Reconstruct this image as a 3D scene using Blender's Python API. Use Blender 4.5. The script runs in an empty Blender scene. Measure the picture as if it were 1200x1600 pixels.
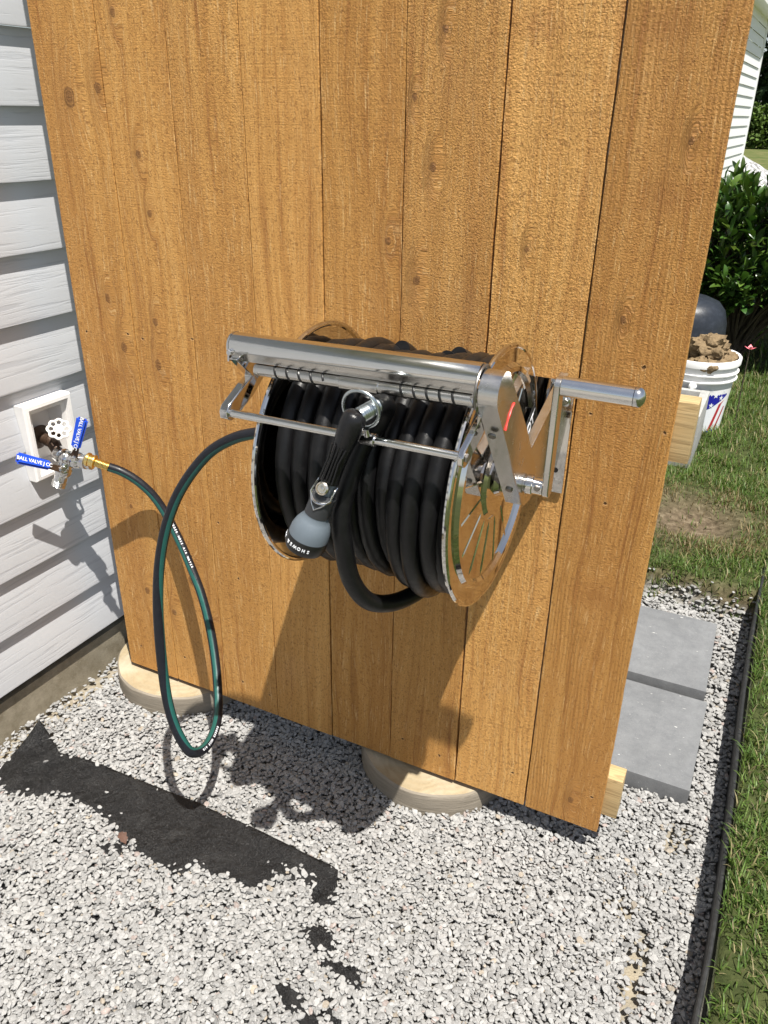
import bpy, bmesh, math, random
import numpy as np
from mathutils import Vector, Matrix, noise as mn
random.seed(7); rng = np.random.default_rng(7)
R = math.radians
scene = bpy.context.scene
COL = scene.collection

# ------------------------------------------------------------------ camera
yaw, pitch, roll, FPX = -0.45141724, -0.46578506, 0.01603194, 1244.555
cf = Vector((math.sin(yaw)*math.cos(pitch), math.cos(yaw)*math.cos(pitch), math.sin(pitch)))
cr = Vector((math.cos(yaw), -math.sin(yaw), 0)); cu = cr.cross(cf)
rr = cr*math.cos(roll)+cu*math.sin(roll); uu = -cr*math.sin(roll)+cu*math.cos(roll)
cam = bpy.data.objects.new('camera', bpy.data.cameras.new('camera')); COL.objects.link(cam)
m = Matrix((rr, uu, -cf)).transposed().to_4x4(); m.translation = Vector((1.217173, -1.129318, 1.191672))
cam.matrix_world = m
cam.data.sensor_fit = 'VERTICAL'; cam.data.sensor_height = 36; cam.data.lens = FPX/1600*36
cam.data.clip_start = .02; cam.data.clip_end = 2000
scene.camera = cam

# ------------------------------------------------------------------ light
SUN = Vector((1.22, -1.0, 3.85)).normalized()
sun_el = math.asin(SUN.z); sun_az = math.atan2(SUN.x, SUN.y)
W = bpy.data.worlds.new('World'); scene.world = W; W.use_nodes = True
nt = W.node_tree; bg = nt.nodes['Background']
sky = nt.nodes.new('ShaderNodeTexSky'); sky.sky_type = 'NISHITA'; sky.sun_disc = False
sky.sun_elevation = sun_el; sky.sun_rotation = sun_az
hs_ = nt.nodes.new('ShaderNodeHueSaturation'); hs_.inputs['Saturation'].default_value = .62
nt.links.new(sky.outputs[0], hs_.inputs['Color']); nt.links.new(hs_.outputs[0], bg.inputs[0]); bg.inputs[1].default_value = .068
sl = bpy.data.lights.new('sun', 'SUN'); sl.energy = 5.0; sl.angle = R(.5); sl.color = (1, .955, .88)
so = bpy.data.objects.new('sun', sl); COL.objects.link(so)
so.rotation_euler = SUN.to_track_quat('Z', 'Y').to_euler(); so.location = (3, -3, 8)
scene.view_settings.view_transform = 'Standard'; scene.view_settings.look = 'None'
scene.view_settings.exposure = 0.80; scene.view_settings.gamma = 1

# ------------------------------------------------------------------ material helpers
class N:
    def __init__(s, name):
        s.m = bpy.data.materials.new(name); s.m.use_nodes = True; s.t = s.m.node_tree
        s.b = s.t.nodes['Principled BSDF']; s.o = s.t.nodes['Material Output']
    def n(s, typ, **kw):
        x = s.t.nodes.new('ShaderNode'+typ)
        for k, v in kw.items(): setattr(x, k, v)
        return x
    def l(s, a, b): s.t.links.new(a, b)
    def put(s, sock, v):
        if hasattr(v, 'is_linked') or isinstance(v, bpy.types.NodeSocket): s.l(v, sock)
        else: sock.default_value = v
    def math(s, op, a, b=0., c=None, clamp=False):
        x = s.n('Math', operation=op); x.use_clamp = clamp
        s.put(x.inputs[0], a); s.put(x.inputs[1], b)
        if c is not None: s.put(x.inputs[2], c)
        return x.outputs[0]
    def vm(s, op, a, b=None):
        x = s.n('VectorMath', operation=op); s.put(x.inputs[0], a)
        if b is not None: s.put(x.inputs[1], b)
        return x.outputs['Value'] if op in ('LENGTH', 'DOT_PRODUCT', 'DISTANCE') else x.outputs[0]
    def coord(s, k='Object'): return s.n('TexCoord').outputs[k]
    def noise(s, v, sc, det=3, rough=.55, dist=0., col=False):
        x = s.n('TexNoise'); s.put(x.inputs['Vector'], v); x.inputs['Scale'].default_value = sc
        x.inputs['Detail'].default_value = det; x.inputs['Roughness'].default_value = rough; x.inputs['Distortion'].default_value = dist
        return x.outputs['Color' if col else 'Fac']
    def voro(s, v, sc, feat='F1', out='Distance'):
        x = s.n('TexVoronoi', feature=feat); s.put(x.inputs['Vector'], v); x.inputs['Scale'].default_value = sc
        return x.outputs[out]
    def ramp(s, f, pts):
        x = s.n('ValToRGB'); e = x.color_ramp.elements
        while len(e) < len(pts): e.new(.5)
        for q, (p, c) in zip(e, pts): q.position = p; q.color = (c if hasattr(c, '__len__') else (c, c, c))[:3] + (1,) if not hasattr(c, '__len__') or len(c) == 3 else c
        s.put(x.inputs[0], f); return x.outputs[0]
    def mr(s, f, a, b, c=0., d=1.):
        x = s.n('MapRange'); s.put(x.inputs[0], f)
        for i, v in enumerate((a, b, c, d)): s.put(x.inputs[i+1], v)
        return x.outputs[0]
    def mix(s, f, a, b, mode='MIX'):
        x = s.n('Mix', data_type='RGBA', blend_type=mode); s.put(x.inputs[0], f)
        s.put(x.inputs[6], a if not isinstance(a, tuple) else a+(1,)); s.put(x.inputs[7], b if not isinstance(b, tuple) else b+(1,))
        return x.outputs[2]
    def scale(s, v, sc):
        x = s.n('Mapping'); s.put(x.inputs[0], v); x.inputs['Scale'].default_value = sc; return x.outputs[0]
    def attr(s, name, out='Color'):
        x = s.n('Attribute'); x.attribute_name = name; return x.outputs[out]
    def sep(s, c):
        x = s.n('SeparateXYZ'); s.put(x.inputs[0], c); return x.outputs
    def bump(s, h, dist=.001, st=1.):
        x = s.n('Bump'); x.inputs['Distance'].default_value = dist; x.inputs['Strength'].default_value = st
        s.put(x.inputs['Height'], h)
        if s.b.inputs['Normal'].is_linked: s.l(s.b.inputs['Normal'].links[0].from_socket, x.inputs['Normal'])
        s.l(x.outputs[0], s.b.inputs['Normal'])
    def set(s, col=None, rough=None, metal=None, spec=None, **kw):
        if col is not None: s.put(s.b.inputs['Base Color'], col if not isinstance(col, tuple) else col+(1,))
        if rough is not None: s.put(s.b.inputs['Roughness'], rough)
        if metal is not None: s.b.inputs['Metallic'].default_value = metal
        if spec is not None: s.b.inputs['Specular IOR Level'].default_value = spec
        for k, v in kw.items(): s.put(s.b.inputs[k.replace('_', ' ')], v)
        return s.m

def simple(name, col, rough=.5, metal=0., var=.12, nsc=30, bump=0., bsc=200, spec=.5):
    a = N(name); c = a.coord(); f = a.noise(c, nsc, 4)
    k = a.mix(f, tuple(x*(1-var) for x in col), tuple(min(1, x*(1+var)) for x in col))
    if bump: a.bump(a.noise(c, bsc, 3), bump)
    return a.set(k, a.mr(a.noise(c, nsc*2.3, 3), .3, .7, max(0.02, rough*.85), min(1, rough*1.15)), metal, spec)

# ---- knots and nail marks of the fence face (x, z, radius)
KN = [(.064,1.206,.014),(.130,1.220,.009),(.181,1.326,.006),(.201,1.122,.006),(.087,.873,.006),(.112,.782,.008),(.196,.840,.006),
      (.211,1.029,.0055),(.191,.759,.008),(.738,1.122,.006),(.707,1.210,.004),(.669,1.018,.006),(.719,.965,.007),(.885,1.022,.004),
      (1.079,1.165,.0045),(.749,1.290,.005),(.216,.290,.012),(.084,.227,.007),(.072,.435,.005),(1.064,.056,.006),(.260,.17,.008),(.155,.19,.007),
      (1.03,.94,.0045),(1.16,.3,.003)]
NAIL = [(.020,.800),(.126,.809),(.160,.804),(.278,.819),(.434,.837),(1.067,.878),(1.110,.789),(1.043,.663),(1.004,.800),(.04,.06),(.17,.07),
        (.25,.055),(.33,.06),(.40,.05),(.72,.06),(.80,.05),(.95,.07),(1.10,.08),(.30,.45),(.42,.78),(.22,.35),(.34,.33)]

def wood_fence():
    a = N('cedar_stain'); P = a.coord(); sx = a.sep(P); at = a.sep(a.attr('bd'))
    # knots
    P2 = a.vm('MULTIPLY', P, (1, 0, 1)); 
    wobn = a.n('VectorMath', operation='SCALE'); a.l(a.vm('SUBTRACT', a.noise(P, 90, 2, col=True), (.5, .5, .5)), wobn.inputs[0]); wobn.inputs['Scale'].default_value = .0075
    P2 = a.vm('ADD', P2, a.vm('MULTIPLY', wobn.outputs[0], (1, 0, 1)))
    d = None; halo = None
    for (x, z, r) in KN:
        rk = r*.80; q = a.vm('MULTIPLY', a.vm('SUBTRACT', P2, (x, 0, z)), (1/rk, 0, (.62+.3*((x*37) % 1))/rk))
        L = a.vm('LENGTH', q); d = L if d is None else a.math('MINIMUM', d, L)
        q2 = a.vm('LENGTH', a.vm('MULTIPLY', a.vm('SUBTRACT', P2, (x, 0, z)), (.36/r, 0, .11/r)))
        halo = q2 if halo is None else a.math('MINIMUM', halo, q2)
    dn = None
    for (x, z) in NAIL:
        L = a.vm('LENGTH', a.vm('SUBTRACT', P2, (x, 0, z))); dn = L if dn is None else a.math('MINIMUM', dn, L)
    # per board offset of the pattern
    off = a.n('CombineXYZ'); a.put(off.inputs[0], a.math('MULTIPLY', at[0], 7.3)); a.put(off.inputs[1], a.math('MULTIPLY', at[0], 3.1)); a.put(off.inputs[2], a.math('MULTIPLY', at[0], 11.7))
    Q = a.vm('ADD', P, off.outputs[0])
    warp = a.math('MULTIPLY', a.math('SUBTRACT', a.noise(a.scale(Q, (9, 1, 2.2)), 1, 2), .5), .05)
    wv = a.n('CombineXYZ'); a.put(wv.inputs[0], a.math('ADD', warp, a.mr(halo, .0, 1., .030, 0)))
    Q = a.vm('ADD', Q, wv.outputs[0])
    grain = a.noise(a.scale(Q, (75, 30, 2.2)), 1, 5, .6)
    fine = a.noise(a.scale(Q, (420, 100, 22)), 1, 3, .6)
    broad = a.noise(a.scale(Q, (9, 3, 1.1)), 1, 3, .5)
    blot = a.noise(a.scale(P, (7, 7, 4)), 1, 4, .6)
    base = a.ramp(grain, [(.26, (.31, .132, .034)), (.42, (.51, .262, .068)), (.58, (.59, .318, .088)), (.78, (.66, .38, .120))])
    base = a.mix(a.mr(broad, .45, .75, 0, .4), base, (.36, .155, .04))
    base = a.mix(a.mr(blot, .58, .8, 0, .35), base, (.58, .34, .14))
    base = a.mix(1., base, a.mix(at[1], (.72, .655, .60), (1.10, 1.11, 1.24)), 'MULTIPLY')
    speck = a.mr(fine, .57, .70, 0, .6)
    base = a.mix(speck, base, (.72, .48, .22))
    pit_ = a.mr(a.noise(a.scale(Q, (300, 80, 190)), 1, 2, .6, .5), .34, .47, .60, 0); base = a.mix(pit_, base, (.24, .105, .028))
    dspk = a.mr(a.noise(a.scale(Q, (260, 60, 30)), 1, 2), .66, .80, 0, .5)
    base = a.mix(dspk, base, (.17, .07, .02))
    base = a.mix(a.mr(halo, .15, 1., .38, 0), base, (.33, .15, .045))
    # burls: broad darker swirls where a branch lies under the face
    for (bx_, bz_, sw) in ((1.02, 1.285, .05), (1.06, 1.10, .055), (.985, .95, .04), (.87, 1.29, .04), (.085, .72, .05), (1.05, .50, .06)):
        db = a.vm('LENGTH', a.vm('MULTIPLY', a.vm('SUBTRACT', P2, (bx_, 0, bz_)), (1/sw, 0, 2.0/sw)))
        sw_ = a.math('SINE', a.math('ADD', a.math('MULTIPLY', db, 16.), a.math('MULTIPLY', grain, 9.)))
        base = a.mix(a.math('MULTIPLY', a.mr(db, .2, 1.1, .55, 0), a.mr(sw_, -1, 1, .45, 1.)), base, (.30, .125, .033))
    rings = a.math('SINE', a.math('MULTIPLY', d, 14.))
    kcol = a.mix(a.mr(rings, -1, 1, 0, .6), (.22, .10, .034), (.085, .034, .012))
    base = a.mix(a.mr(d, .55, 1.05, .8, 0), base, kcol)
    base = a.mix(a.mr(a.math('ABSOLUTE', a.math('SUBTRACT', d, .95)), .04, .20, .6, 0), base, (.10, .045, .018))
    base = a.mix(a.mr(dn, .0012, .0026, .9, 0), base, (.05, .025, .01))
    base = a.mix(a.mr(a.math('ABSOLUTE', a.math('SUBTRACT', dn, .0034)), .0003, .0010, .25, 0), base, (.75, .5, .26))
    # relief: rough sawn fuzz, ridges, saw marks
    fz = a.noise(a.scale(Q, (430, 100, 360)), 1, 3, .65)
    fz2 = a.noise(a.scale(Q, (230, 100, 45)), 1, 2, .6)
    chips = a.mr(a.noise(a.scale(Q, (330, 100, 190)), 1, 2, .55, .5), .58, .66)
    ridge = a.math('SINE', a.math('MULTIPLY', a.sep(Q)[0], 980.))
    ridge = a.math('MULTIPLY', ridge, a.mr(a.noise(a.scale(Q, (12, 1, 5)), 1, 2), .35, .6))
    saw = a.noise(a.scale(Q, (4, 1, 420)), 1, 2, .6, .3)
    h = a.math('ADD', a.math('MULTIPLY', fz, a.math('MULTIPLY_ADD', at[2], 1.3, .55)), a.math('MULTIPLY', fz2, .35))
    h = a.math('ADD', h, a.math('MULTIPLY', chips, a.math('MULTIPLY', at[2], .55)))
    band = a.math('SINE', a.math('ADD', a.math('MULTIPLY', sx[2], 148.), a.math('MULTIPLY', a.noise(a.scale(P, (14, 1, 3)), 1, 2), 2.2)))
    band = a.math('MULTIPLY', a.math('MULTIPLY', a.mr(band, .86, 1., 0, 1.), a.mr(a.noise(a.scale(P, (9, 1, 9)), 1, 3), .42, .60)), a.math('MULTIPLY', a.mr(sx[0], .834, .838, 0, 1), a.mr(sx[0], .978, .981, 1, 0)))
    h = a.math('SUBTRACT', h, a.math('MULTIPLY', band, .14)); base = a.mix(a.math('MULTIPLY', band, .12), base, (.30, .14, .045))
    rw = a.mr(sx[0], .845, .99, .05, .22); h = a.math('ADD', h, a.math('MULTIPLY', ridge, rw))
    h = a.math('ADD', h, a.math('MULTIPLY', saw, .22)); h = a.math('ADD', h, a.math('MULTIPLY', grain, .5))
    wide = a.noise(a.scale(Q, (8, 1, 9)), 1, 2); h = a.math('ADD', h, a.math('MULTIPLY', wide, 1.1))
    h = a.math('ADD', h, a.mr(d, .7, 1.3, .25, 0)); h = a.math('SUBTRACT', h, a.mr(dn, .001, .003, 2.2, 0))
    a.bump(h, .00145, 1.)
    return a.set(base, a.mr(fz, .3, .7, .5, .75), 0, .3)

def wood_raw(name, lo, hi, axis=0, knots=False):
    a = N(name); P = a.coord(); s = [140, 140, 140]; s[axis] = 5
    g = a.noise(a.scale(P, tuple(s)), 1, 4, .6, 1.2)
    s2 = [40, 40, 40]; s2[axis] = 2.5
    g2 = a.noise(a.scale(P, tuple(s2)), 1, 2, .6, .8)
    w = a.math('SINE', a.math('MULTIPLY', g2, 60.))
    c = a.mix(g, lo, hi); c = a.mix(a.mr(w, .2, 1, 0, .5), c, tuple(x*.55 for x in lo))
    a.bump(g, .0006); return a.set(c, .62, 0, .3)

def siding_mat():
    a = N('white_vinyl_woodgrain'); P = a.coord()
    w = a.noise(a.scale(P, (2, 5, 14)), 1, 3)
    z = a.math('ADD', a.sep(P)[2], a.math('MULTIPLY', w, .009))
    cb = a.n('CombineXYZ'); a.put(cb.inputs[0], .31); a.put(cb.inputs[1], a.math('MULTIPLY', a.sep(P)[1], 5.)); a.put(cb.inputs[2], a.math('MULTIPLY', z, 115.))
    g = a.noise(cb.outputs[0], 1, 3, .62, .3)
    line = a.mr(g, .36, .47, 0, 1)
    c = a.mix(a.mr(g, .36, .43, .28, 0), a.mix(a.noise(P, 5, 4), (.49, .50, .525), (.54, .55, .57)), (.27, .28, .31))
    dirt = a.mr(a.noise(P, 3.1, 5), .62, .85, 0, .12); c = a.mix(dirt, c, (.5, .46, .4))
    a.bump(a.math('ADD', line, g), .00024, .7)
    return a.set(c, .42, 0, .4)

def steel(name, rough, col=(.72, .71, .69), brush=(8, 300, 300), b=.00006):
    a = N(name); P = a.coord(); g = a.noise(a.scale(P, brush), 1, 3, .6)
    a.bump(g, b, 1)
    sm = a.noise(P, 60, 4, .6)
    return a.set(a.mix(sm, tuple(x*.93 for x in col), col), a.mr(sm, .3, .75, rough*.8, rough*1.35), 1.)

def stone_mat():
    a = N('crushed_granite'); c = a.attr('Col'); P = a.coord()
    n1 = a.noise(P, 260, 4, .65); n2 = a.noise(P, 700, 2, .6)
    k = a.mix(a.mr(n1, .42, .72, 0, .55), c, a.mix(1., c, (.62, .62, .64), 'MULTIPLY'))
    k = a.mix(a.mr(n2, .58, .70, 0, .8), k, (.50, .50, .49)); k = a.mix(a.mr(n2, .25, .36, .6, 0), k, (.09, .09, .095))
    a.bump(n1, .0009, .8); return a.set(k, .82, 0, .25)

def ground_mat():
    a = N('ground_soil'); P = a.coord(); at = a.sep(a.attr('zone'))
    n = a.noise(P, 40, 6, .65); n2 = a.noise(P, 6, 4)
    pit = a.ramp(n, [(.3, (.15, .143, .13)), (.5, (.24, .23, .21)), (.7, (.33, .315, .29))])
    pit = a.mix(a.mr(at[1], 0, 1, 0, .85), pit, a.mix(n, (.25, .20, .13), (.38, .32, .21)))
    soil = a.ramp(n, [(.3, (.045, .033, .02)), (.55, (.13, .10, .065)), (.75, (.26, .215, .15))])
    far = a.ramp(a.noise(P, 1.2, 6, .7), [(.35, (.055, .085, .022)), (.5, (.10, .115, .04)), (.65, (.17, .15, .07))])
    turf = a.mix(a.mr(n, .3, .7), (.022, .032, .010), (.07, .08, .03))
    c = a.mix(at[2], turf, soil)
    dist = a.mr(a.vm('LENGTH', a.vm('MULTIPLY', P, (1, 1, 0))), 5, 9)
    c = a.mix(dist, c, far); c = a.mix(at[0], c, pit)
    a.bump(n, .006); a.bump(a.noise(P, 300, 3), .002)
    return a.set(c, .95, 0, .1)

def attr_mat(name, rough=.55, spec=.3, trans=0., bump=0., bsc=400):
    a = N(name); c = a.attr('Col')
    if bump: a.bump(a.noise(a.coord(), bsc, 3), bump)
    m = a.set(c, rough, 0, spec)
    if trans:
        t = a.n('BsdfTranslucent'); a.l(a.mix(1., c, (1.25, 1.3, .7), 'MULTIPLY'), t.inputs[0]); mx = a.n('MixShader'); mx.inputs[0].default_value = trans
        a.l(a.b.outputs[0], mx.inputs[1]); a.l(t.outputs[0], mx.inputs[2]); a.l(mx.outputs[0], a.o.inputs[0])
    return m

def fabric_mat():
    a = N('woven_black_fabric'); P = a.coord(); s = a.sep(P)
    wx = a.math('SINE', a.math('MULTIPLY', s[0], 2600.)); wy = a.math('SINE', a.math('MULTIPLY', s[1], 2600.))
    a.bump(a.math('MULTIPLY', wx, wy), .0004); a.bump(a.noise(P, 38, 5, .65), .008); a.bump(a.noise(P, 260, 3), .0012)
    dust = a.mr(a.noise(P, 16, 7, .75), .50, .70, 0, .7); sp = a.mr(a.noise(P, 600, 2), .66, .72, 0, .7)
    c = a.mix(dust, (.0035, .0035, .004), (.026, .0255, .025)); c = a.mix(sp, c, (.12, .115, .11))
    return a.set(c, .40, 0, .45)

def rubber(name, col=(.0045, .0045, .005), rough=.38, dusty=.3):
    a = N(name); P = a.coord(); d = a.mr(a.noise(P, 45, 6, .7), .48, .75, 0, dusty); sp = a.mr(a.noise(P, 520, 2), .68, .76, 0, .5)
    c = a.mix(d, col, tuple(x*2.0+.004 for x in col)); c = a.mix(a.math('MULTIPLY', sp, .4), c, (.12, .115, .11))
    a.bump(a.noise(P, 900, 2), .0002); a.bump(a.noise(P, 120, 3), .0003)
    return a.set(c, a.mr(a.noise(P, 80, 3), .3, .7, rough*.85, rough*1.3), 0, .32)

def log_top():
    a = N('log_end_grain'); P = a.coord(); s = a.vm('MULTIPLY', P, (1, 1, 0)); wn = a.n('VectorMath', operation='SCALE')
    a.l(a.vm('SUBTRACT', a.noise(P, 7, 3, col=True), (.5, .5, .5)), wn.inputs[0]); wn.inputs['Scale'].default_value = .07
    r = a.vm('LENGTH', a.vm('ADD', a.vm('MULTIPLY', s, (1, .8, 1)), wn.outputs[0])); g = a.math('SINE', a.math('MULTIPLY', r, 520.))
    n = a.noise(P, 35, 6, .7)
    c = a.mix(n, (.22, .17, .10), (.42, .355, .24)); c = a.mix(a.mr(g, .3, 1, 0, .18), c, (.30, .22, .12))
    c = a.mix(a.mr(a.noise(P, 13, 4), .5, .7, 0, .5), c, (.47, .42, .33))
    a.bump(n, .0015); a.bump(g, .0003); return a.set(c, .85, 0, .2)
def log_side():
    a = N('log_bark_side'); P = a.coord(); g = a.noise(a.scale(P, (14, 14, 170)), 1, 4, .65, .7); n = a.noise(P, 30, 5)
    c = a.mix(g, (.16, .135, .10), (.32, .285, .235)); z = a.sep(P)[2]
    c = a.mix(a.math('MULTIPLY', a.mr(z, -.075, -.05, 1, 0), a.mr(n, .35, .6)), c, (.20, .11, .055))
    a.bump(g, .0016); return a.set(c, .9, 0, .15)
def concrete(name, lo, hi, sp=0.):
    a = N(name); P = a.coord(); n = a.noise(P, 26, 6, .7); f = a.noise(P, 420, 3, .6)
    c = a.mix(a.mr(n, .32, .68), lo, hi); c = a.mix(a.mr(a.noise(P, 7, 4, .6), .5, .72, 0, .35), c, tuple(x*.7 for x in lo)); c = a.mix(a.mr(f, .62, .75, 0, .5), c, tuple(min(1, x*1.6) for x in hi)); c = a.mix(a.mr(f, .25, .38, .6, 0), c, tuple(x*.5 for x in lo))
    if sp:
        s = a.mr(a.noise(a.scale(P, (40, 120, 30)), 1, 3, .6),   .69, .73, 0, sp); c = a.mix(s, c, (.75, .74, .70))
    a.bump(f, .0008); a.bump(n, .001); return a.set(c, .9, 0, .2)

M = dict(
    fence=wood_fence(), pine=wood_raw('yellow_pine', (.36, .24, .105), (.54, .41, .22)), siding=siding_mat(),
    steel=steel('brushed_stainless', .12, (.76, .75, .73), b=.00003), mirror=steel('polished_stainless', .055, (.70, .68, .65), (40, 40, 40), .0000015), chrome=steel('cast_chrome', .16, (.66, .66, .66), (90, 90, 90), .0006),
    satin=steel('satin_stainless', .22, (.66, .64, .61), (300, 300, 12), .00002), gunmetal=steel('dark_cast_metal', .38, (.32, .30, .28), (120, 120, 120), .0006),
    zinc=steel('zinc_wire', .28, (.55, .60, .62), (100, 100, 100)), brass=steel('brass', .24, (.86, .64, .24), (90, 90, 90), .0002), nickel=steel('nickel', .22, (.78, .72, .62), (90, 90, 90)),
    hose=rubber('black_rubber'), teal=simple('teal_stripe', (.009, .075, .064), .40, var=.15), hoseb=rubber('black_hose_jacket', (.008, .009, .013), .36, .3),
    black=rubber('glossy_black_plastic', (.010, .010, .011), .22, .2), dark=simple('dark_plastic', (.03, .032, .035), .5), blueplastic=rubber('dark_blue_plastic', (.02, .024, .032), .35, .6),
    greyp=simple('blue_grey_plastic', (.115, .14, .165), .45, nsc=60), white=simple('white_enamel', (.78, .76, .71), .35, bump=.0006, bsc=250), whitep=simple('white_plastic', (.80, .80, .80), .38, nsc=8, var=.05),
    boxw=simple('white_box_vinyl', (.76, .74, .72), .42, var=.05), blue=simple('blue_vinyl', (.012, .075, .58), .35, var=.1), rust=simple('dark_bronze', (.06, .035, .022), .45, .4, nsc=90, bump=.001),
    txt=simple('white_ink', (.78, .80, .84), .5, var=.03), red=simple('painted_red_reflection', (.62, .03, .02), .4), redink=simple('red_ink', (.42, .03, .04), .5), darkred=simple('dark_red_ink', (.16, .025, .03), .5), navy=simple('navy_ink', (.012, .015, .30), .45),
    stone=stone_mat(), ground=ground_mat(), grass=attr_mat('grass_blade', .5, .35, .3), leaf=attr_mat('glossy_leaf', .32, .5, .12), tree=attr_mat('tree_leaf', .7, .2, .2),
    fabric=fabric_mat(), logt=log_top(), logs=log_side(), paver=concrete('grey_concrete_paver', (.138, .142, .148), (.190, .195, .200), .5), block=concrete('cinder_block', (.29, .29, .28), (.42, .42, .40)),
    found=concrete('foundation_concrete', (.17, .145, .10), (.30, .265, .20)), foundshade=concrete('shaded_foundation_concrete', (.085, .078, .055), (.14, .13, .095)), edging=rubber('black_edging', (.02, .02, .02), .45, 1.), soil=simple('clod_soil', (.20, .145, .085), .95, var=.55, nsc=45, bump=.008, bsc=60, spec=.1),
    bark=simple('bark', (.09, .07, .05), .9, var=.4, bump=.01, bsc=20), shingle=simple('roof_shingle', (.16, .16, .17), .9, var=.4, nsc=20), pink=simple('pink_petal', (.75, .18, .22), .5), black0=simple('label_black', (.008, .008, .008), .35),
    farwhite=simple('white_trim', (.78, .79, .80), .5, var=.03), kerb=concrete('pale_kerb', (.6, .6, .58), (.75, .75, .72)))

# ------------------------------------------------------------------ mesh helpers
class MB:
    def __init__(s): s.v = []; s.f = []; s.m = []; s.sm = []
    def add(s, vs, fs, mi=0, smooth=True):
        o = len(s.v); s.v += [tuple(p) for p in vs]
        for f in fs: s.f.append(tuple(i+o for i in f)); s.m.append(mi); s.sm.append(smooth)
    def box(s, a, b, mi=0, rot=None, ch=0.):
        (x0, y0, z0), (x1, y1, z1) = a, b
        c = Vector(((x0+x1)/2, (y0+y1)/2, (z0+z1)/2)); h = Vector((abs(x1-x0)/2, abs(y1-y0)/2, abs(z1-z0)/2))
        bm = bmesh.new(); bmesh.ops.create_cube(bm, size=2)
        for v in bm.verts: v.co = Vector((v.co.x*h.x, v.co.y*h.y, v.co.z*h.z))
        if ch: bmesh.ops.bevel(bm, geom=bm.edges[:], offset=ch, segments=2, affect='EDGES', profile=.7)
        s.addbm(bm, (Matrix.Translation(c) @ (rot.to_4x4() if rot else Matrix.Identity(4))), mi, bool(ch))
    def addbm(s, bm, mat=None, mi=0, smooth=True):
        bm.verts.ensure_lookup_table(); bm.verts.index_update()
        vs = [(mat @ v.co) if mat else v.co.copy() for v in bm.verts]
        s.add(vs, [[v.index for v in f.verts] for f in bm.faces], mi, smooth); bm.free()
    def tube(s, pts, r, n=12, mi=0, caps=True, closed=False, mifun=None, up=None):
        P = [Vector(p) for p in pts]; L = len(P); rs = r if hasattr(r, '__len__') else [r]*L
        T = []
        for i in range(L):
            a = P[(i-1) % L] if (closed or i > 0) else P[i]; b = P[(i+1) % L] if (closed or i < L-1) else P[i]
            T.append((b-a).normalized())
        u = up or Vector((0, 0, 1))
        if abs(u.dot(T[0])) > .95: u = Vector((0, 1, 0))
        nn = (u - T[0]*u.dot(T[0])).normalized(); vs = []; 
        for i in range(L):
            nn = (nn - T[i]*nn.dot(T[i])).normalized(); bb = T[i].cross(nn)
            for k in range(n):
                t = 2*math.pi*k/n; vs.append(P[i] + (nn*math.cos(t) + bb*math.sin(t))*rs[i])
        o = len(s.v); s.v += [tuple(p) for p in vs]
        for i in range(L if closed else L-1):
            j = (i+1) % L
            for k in range(n):
                k2 = (k+1) % n; s.f.append((o+i*n+k, o+i*n+k2, o+j*n+k2, o+j*n+k)); s.m.append(mifun(k) if mifun else mi); s.sm.append(True)
        if caps and not closed:
            s.f.append(tuple(o+k for k in range(n))[::-1]); s.m.append(mi); s.sm.append(False)
            s.f.append(tuple(o+(L-1)*n+k for k in range(n))); s.m.append(mi); s.sm.append(False)
    def cyl(s, a, b, r, n=24, mi=0, r2=None, ch=0.):
        a, b = Vector(a), Vector(b); d = (b-a)
        if ch:
            c = d.normalized()*ch; r2 = r if r2 is None else r2
            s.tube([a, a+c*.01, a+c, b-c, b-c*.01, b], [max(r-ch, 1e-5)*.999, r-ch, r, r2, r2-ch, (r2-ch)*.999], n, mi)
        else: s.tube([a, b], [r, r if r2 is None else r2], n, mi)
    def lathe(s, prof, org, ax, n=48, mi=0, mifun=None):   # prof: (radius, height along ax)
        ax = Vector(ax).normalized(); u = ax.orthogonal().normalized(); w = ax.cross(u); org = Vector(org); o = len(s.v)
        for (r, h) in prof:
            for k in range(n):
                t = 2*math.pi*k/n; s.v.append(tuple(org + ax*h + (u*math.cos(t)+w*math.sin(t))*max(r, 1e-5)))
        for i in range(len(prof)-1):
            for k in range(n):
                k2 = (k+1) % n; s.f.append((o+i*n+k, o+i*n+k2, o+(i+1)*n+k2, o+(i+1)*n+k)); s.m.append(mifun(i) if mifun else mi); s.sm.append(True)
    def prism(s, poly, x0, x1, mi=0):      # poly in (y, z), extruded along x
        n = len(poly); vs = [(x0, y, z) for y, z in poly]+[(x1, y, z) for y, z in poly]
        fs = [tuple(range(n))[::-1], tuple(range(n, 2*n))]+[(i, (i+1) % n, n+(i+1) % n, n+i) for i in range(n)]
        s.add(vs, fs, mi, False)
    def sphere(s, c, r, mi=0, sub=3, sc=(1, 1, 1)):
        bm = bmesh.new(); bmesh.ops.create_icosphere(bm, subdivisions=sub, radius=r)
        for v in bm.verts: v.co = Vector((v.co.x*sc[0], v.co.y*sc[1], v.co.z*sc[2]))
        s.addbm(bm, Matrix.Translation(Vector(c)), mi)
    def build(s, name, mats, parent=None, org=None, bevel=0., angle=35, recalc=True):
        o_ = Vector(parent['_o']) if parent is not None else Vector(org if org is not None else (0, 0, 0))
        me = bpy.data.meshes.new(name); me.from_pydata([(x-o_.x, y-o_.y, z-o_.z) for x, y, z in s.v], [], s.f)
        mats = mats if isinstance(mats, (list, tuple)) else [mats]
        for q in mats: me.materials.append(q)
        me.polygons.foreach_set('material_index', s.m); me.polygons.foreach_set('use_smooth', s.sm)
        if recalc: bm = bmesh.new(); bm.from_mesh(me); bmesh.ops.recalc_face_normals(bm, faces=bm.faces); bm.to_mesh(me); bm.free()
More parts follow.
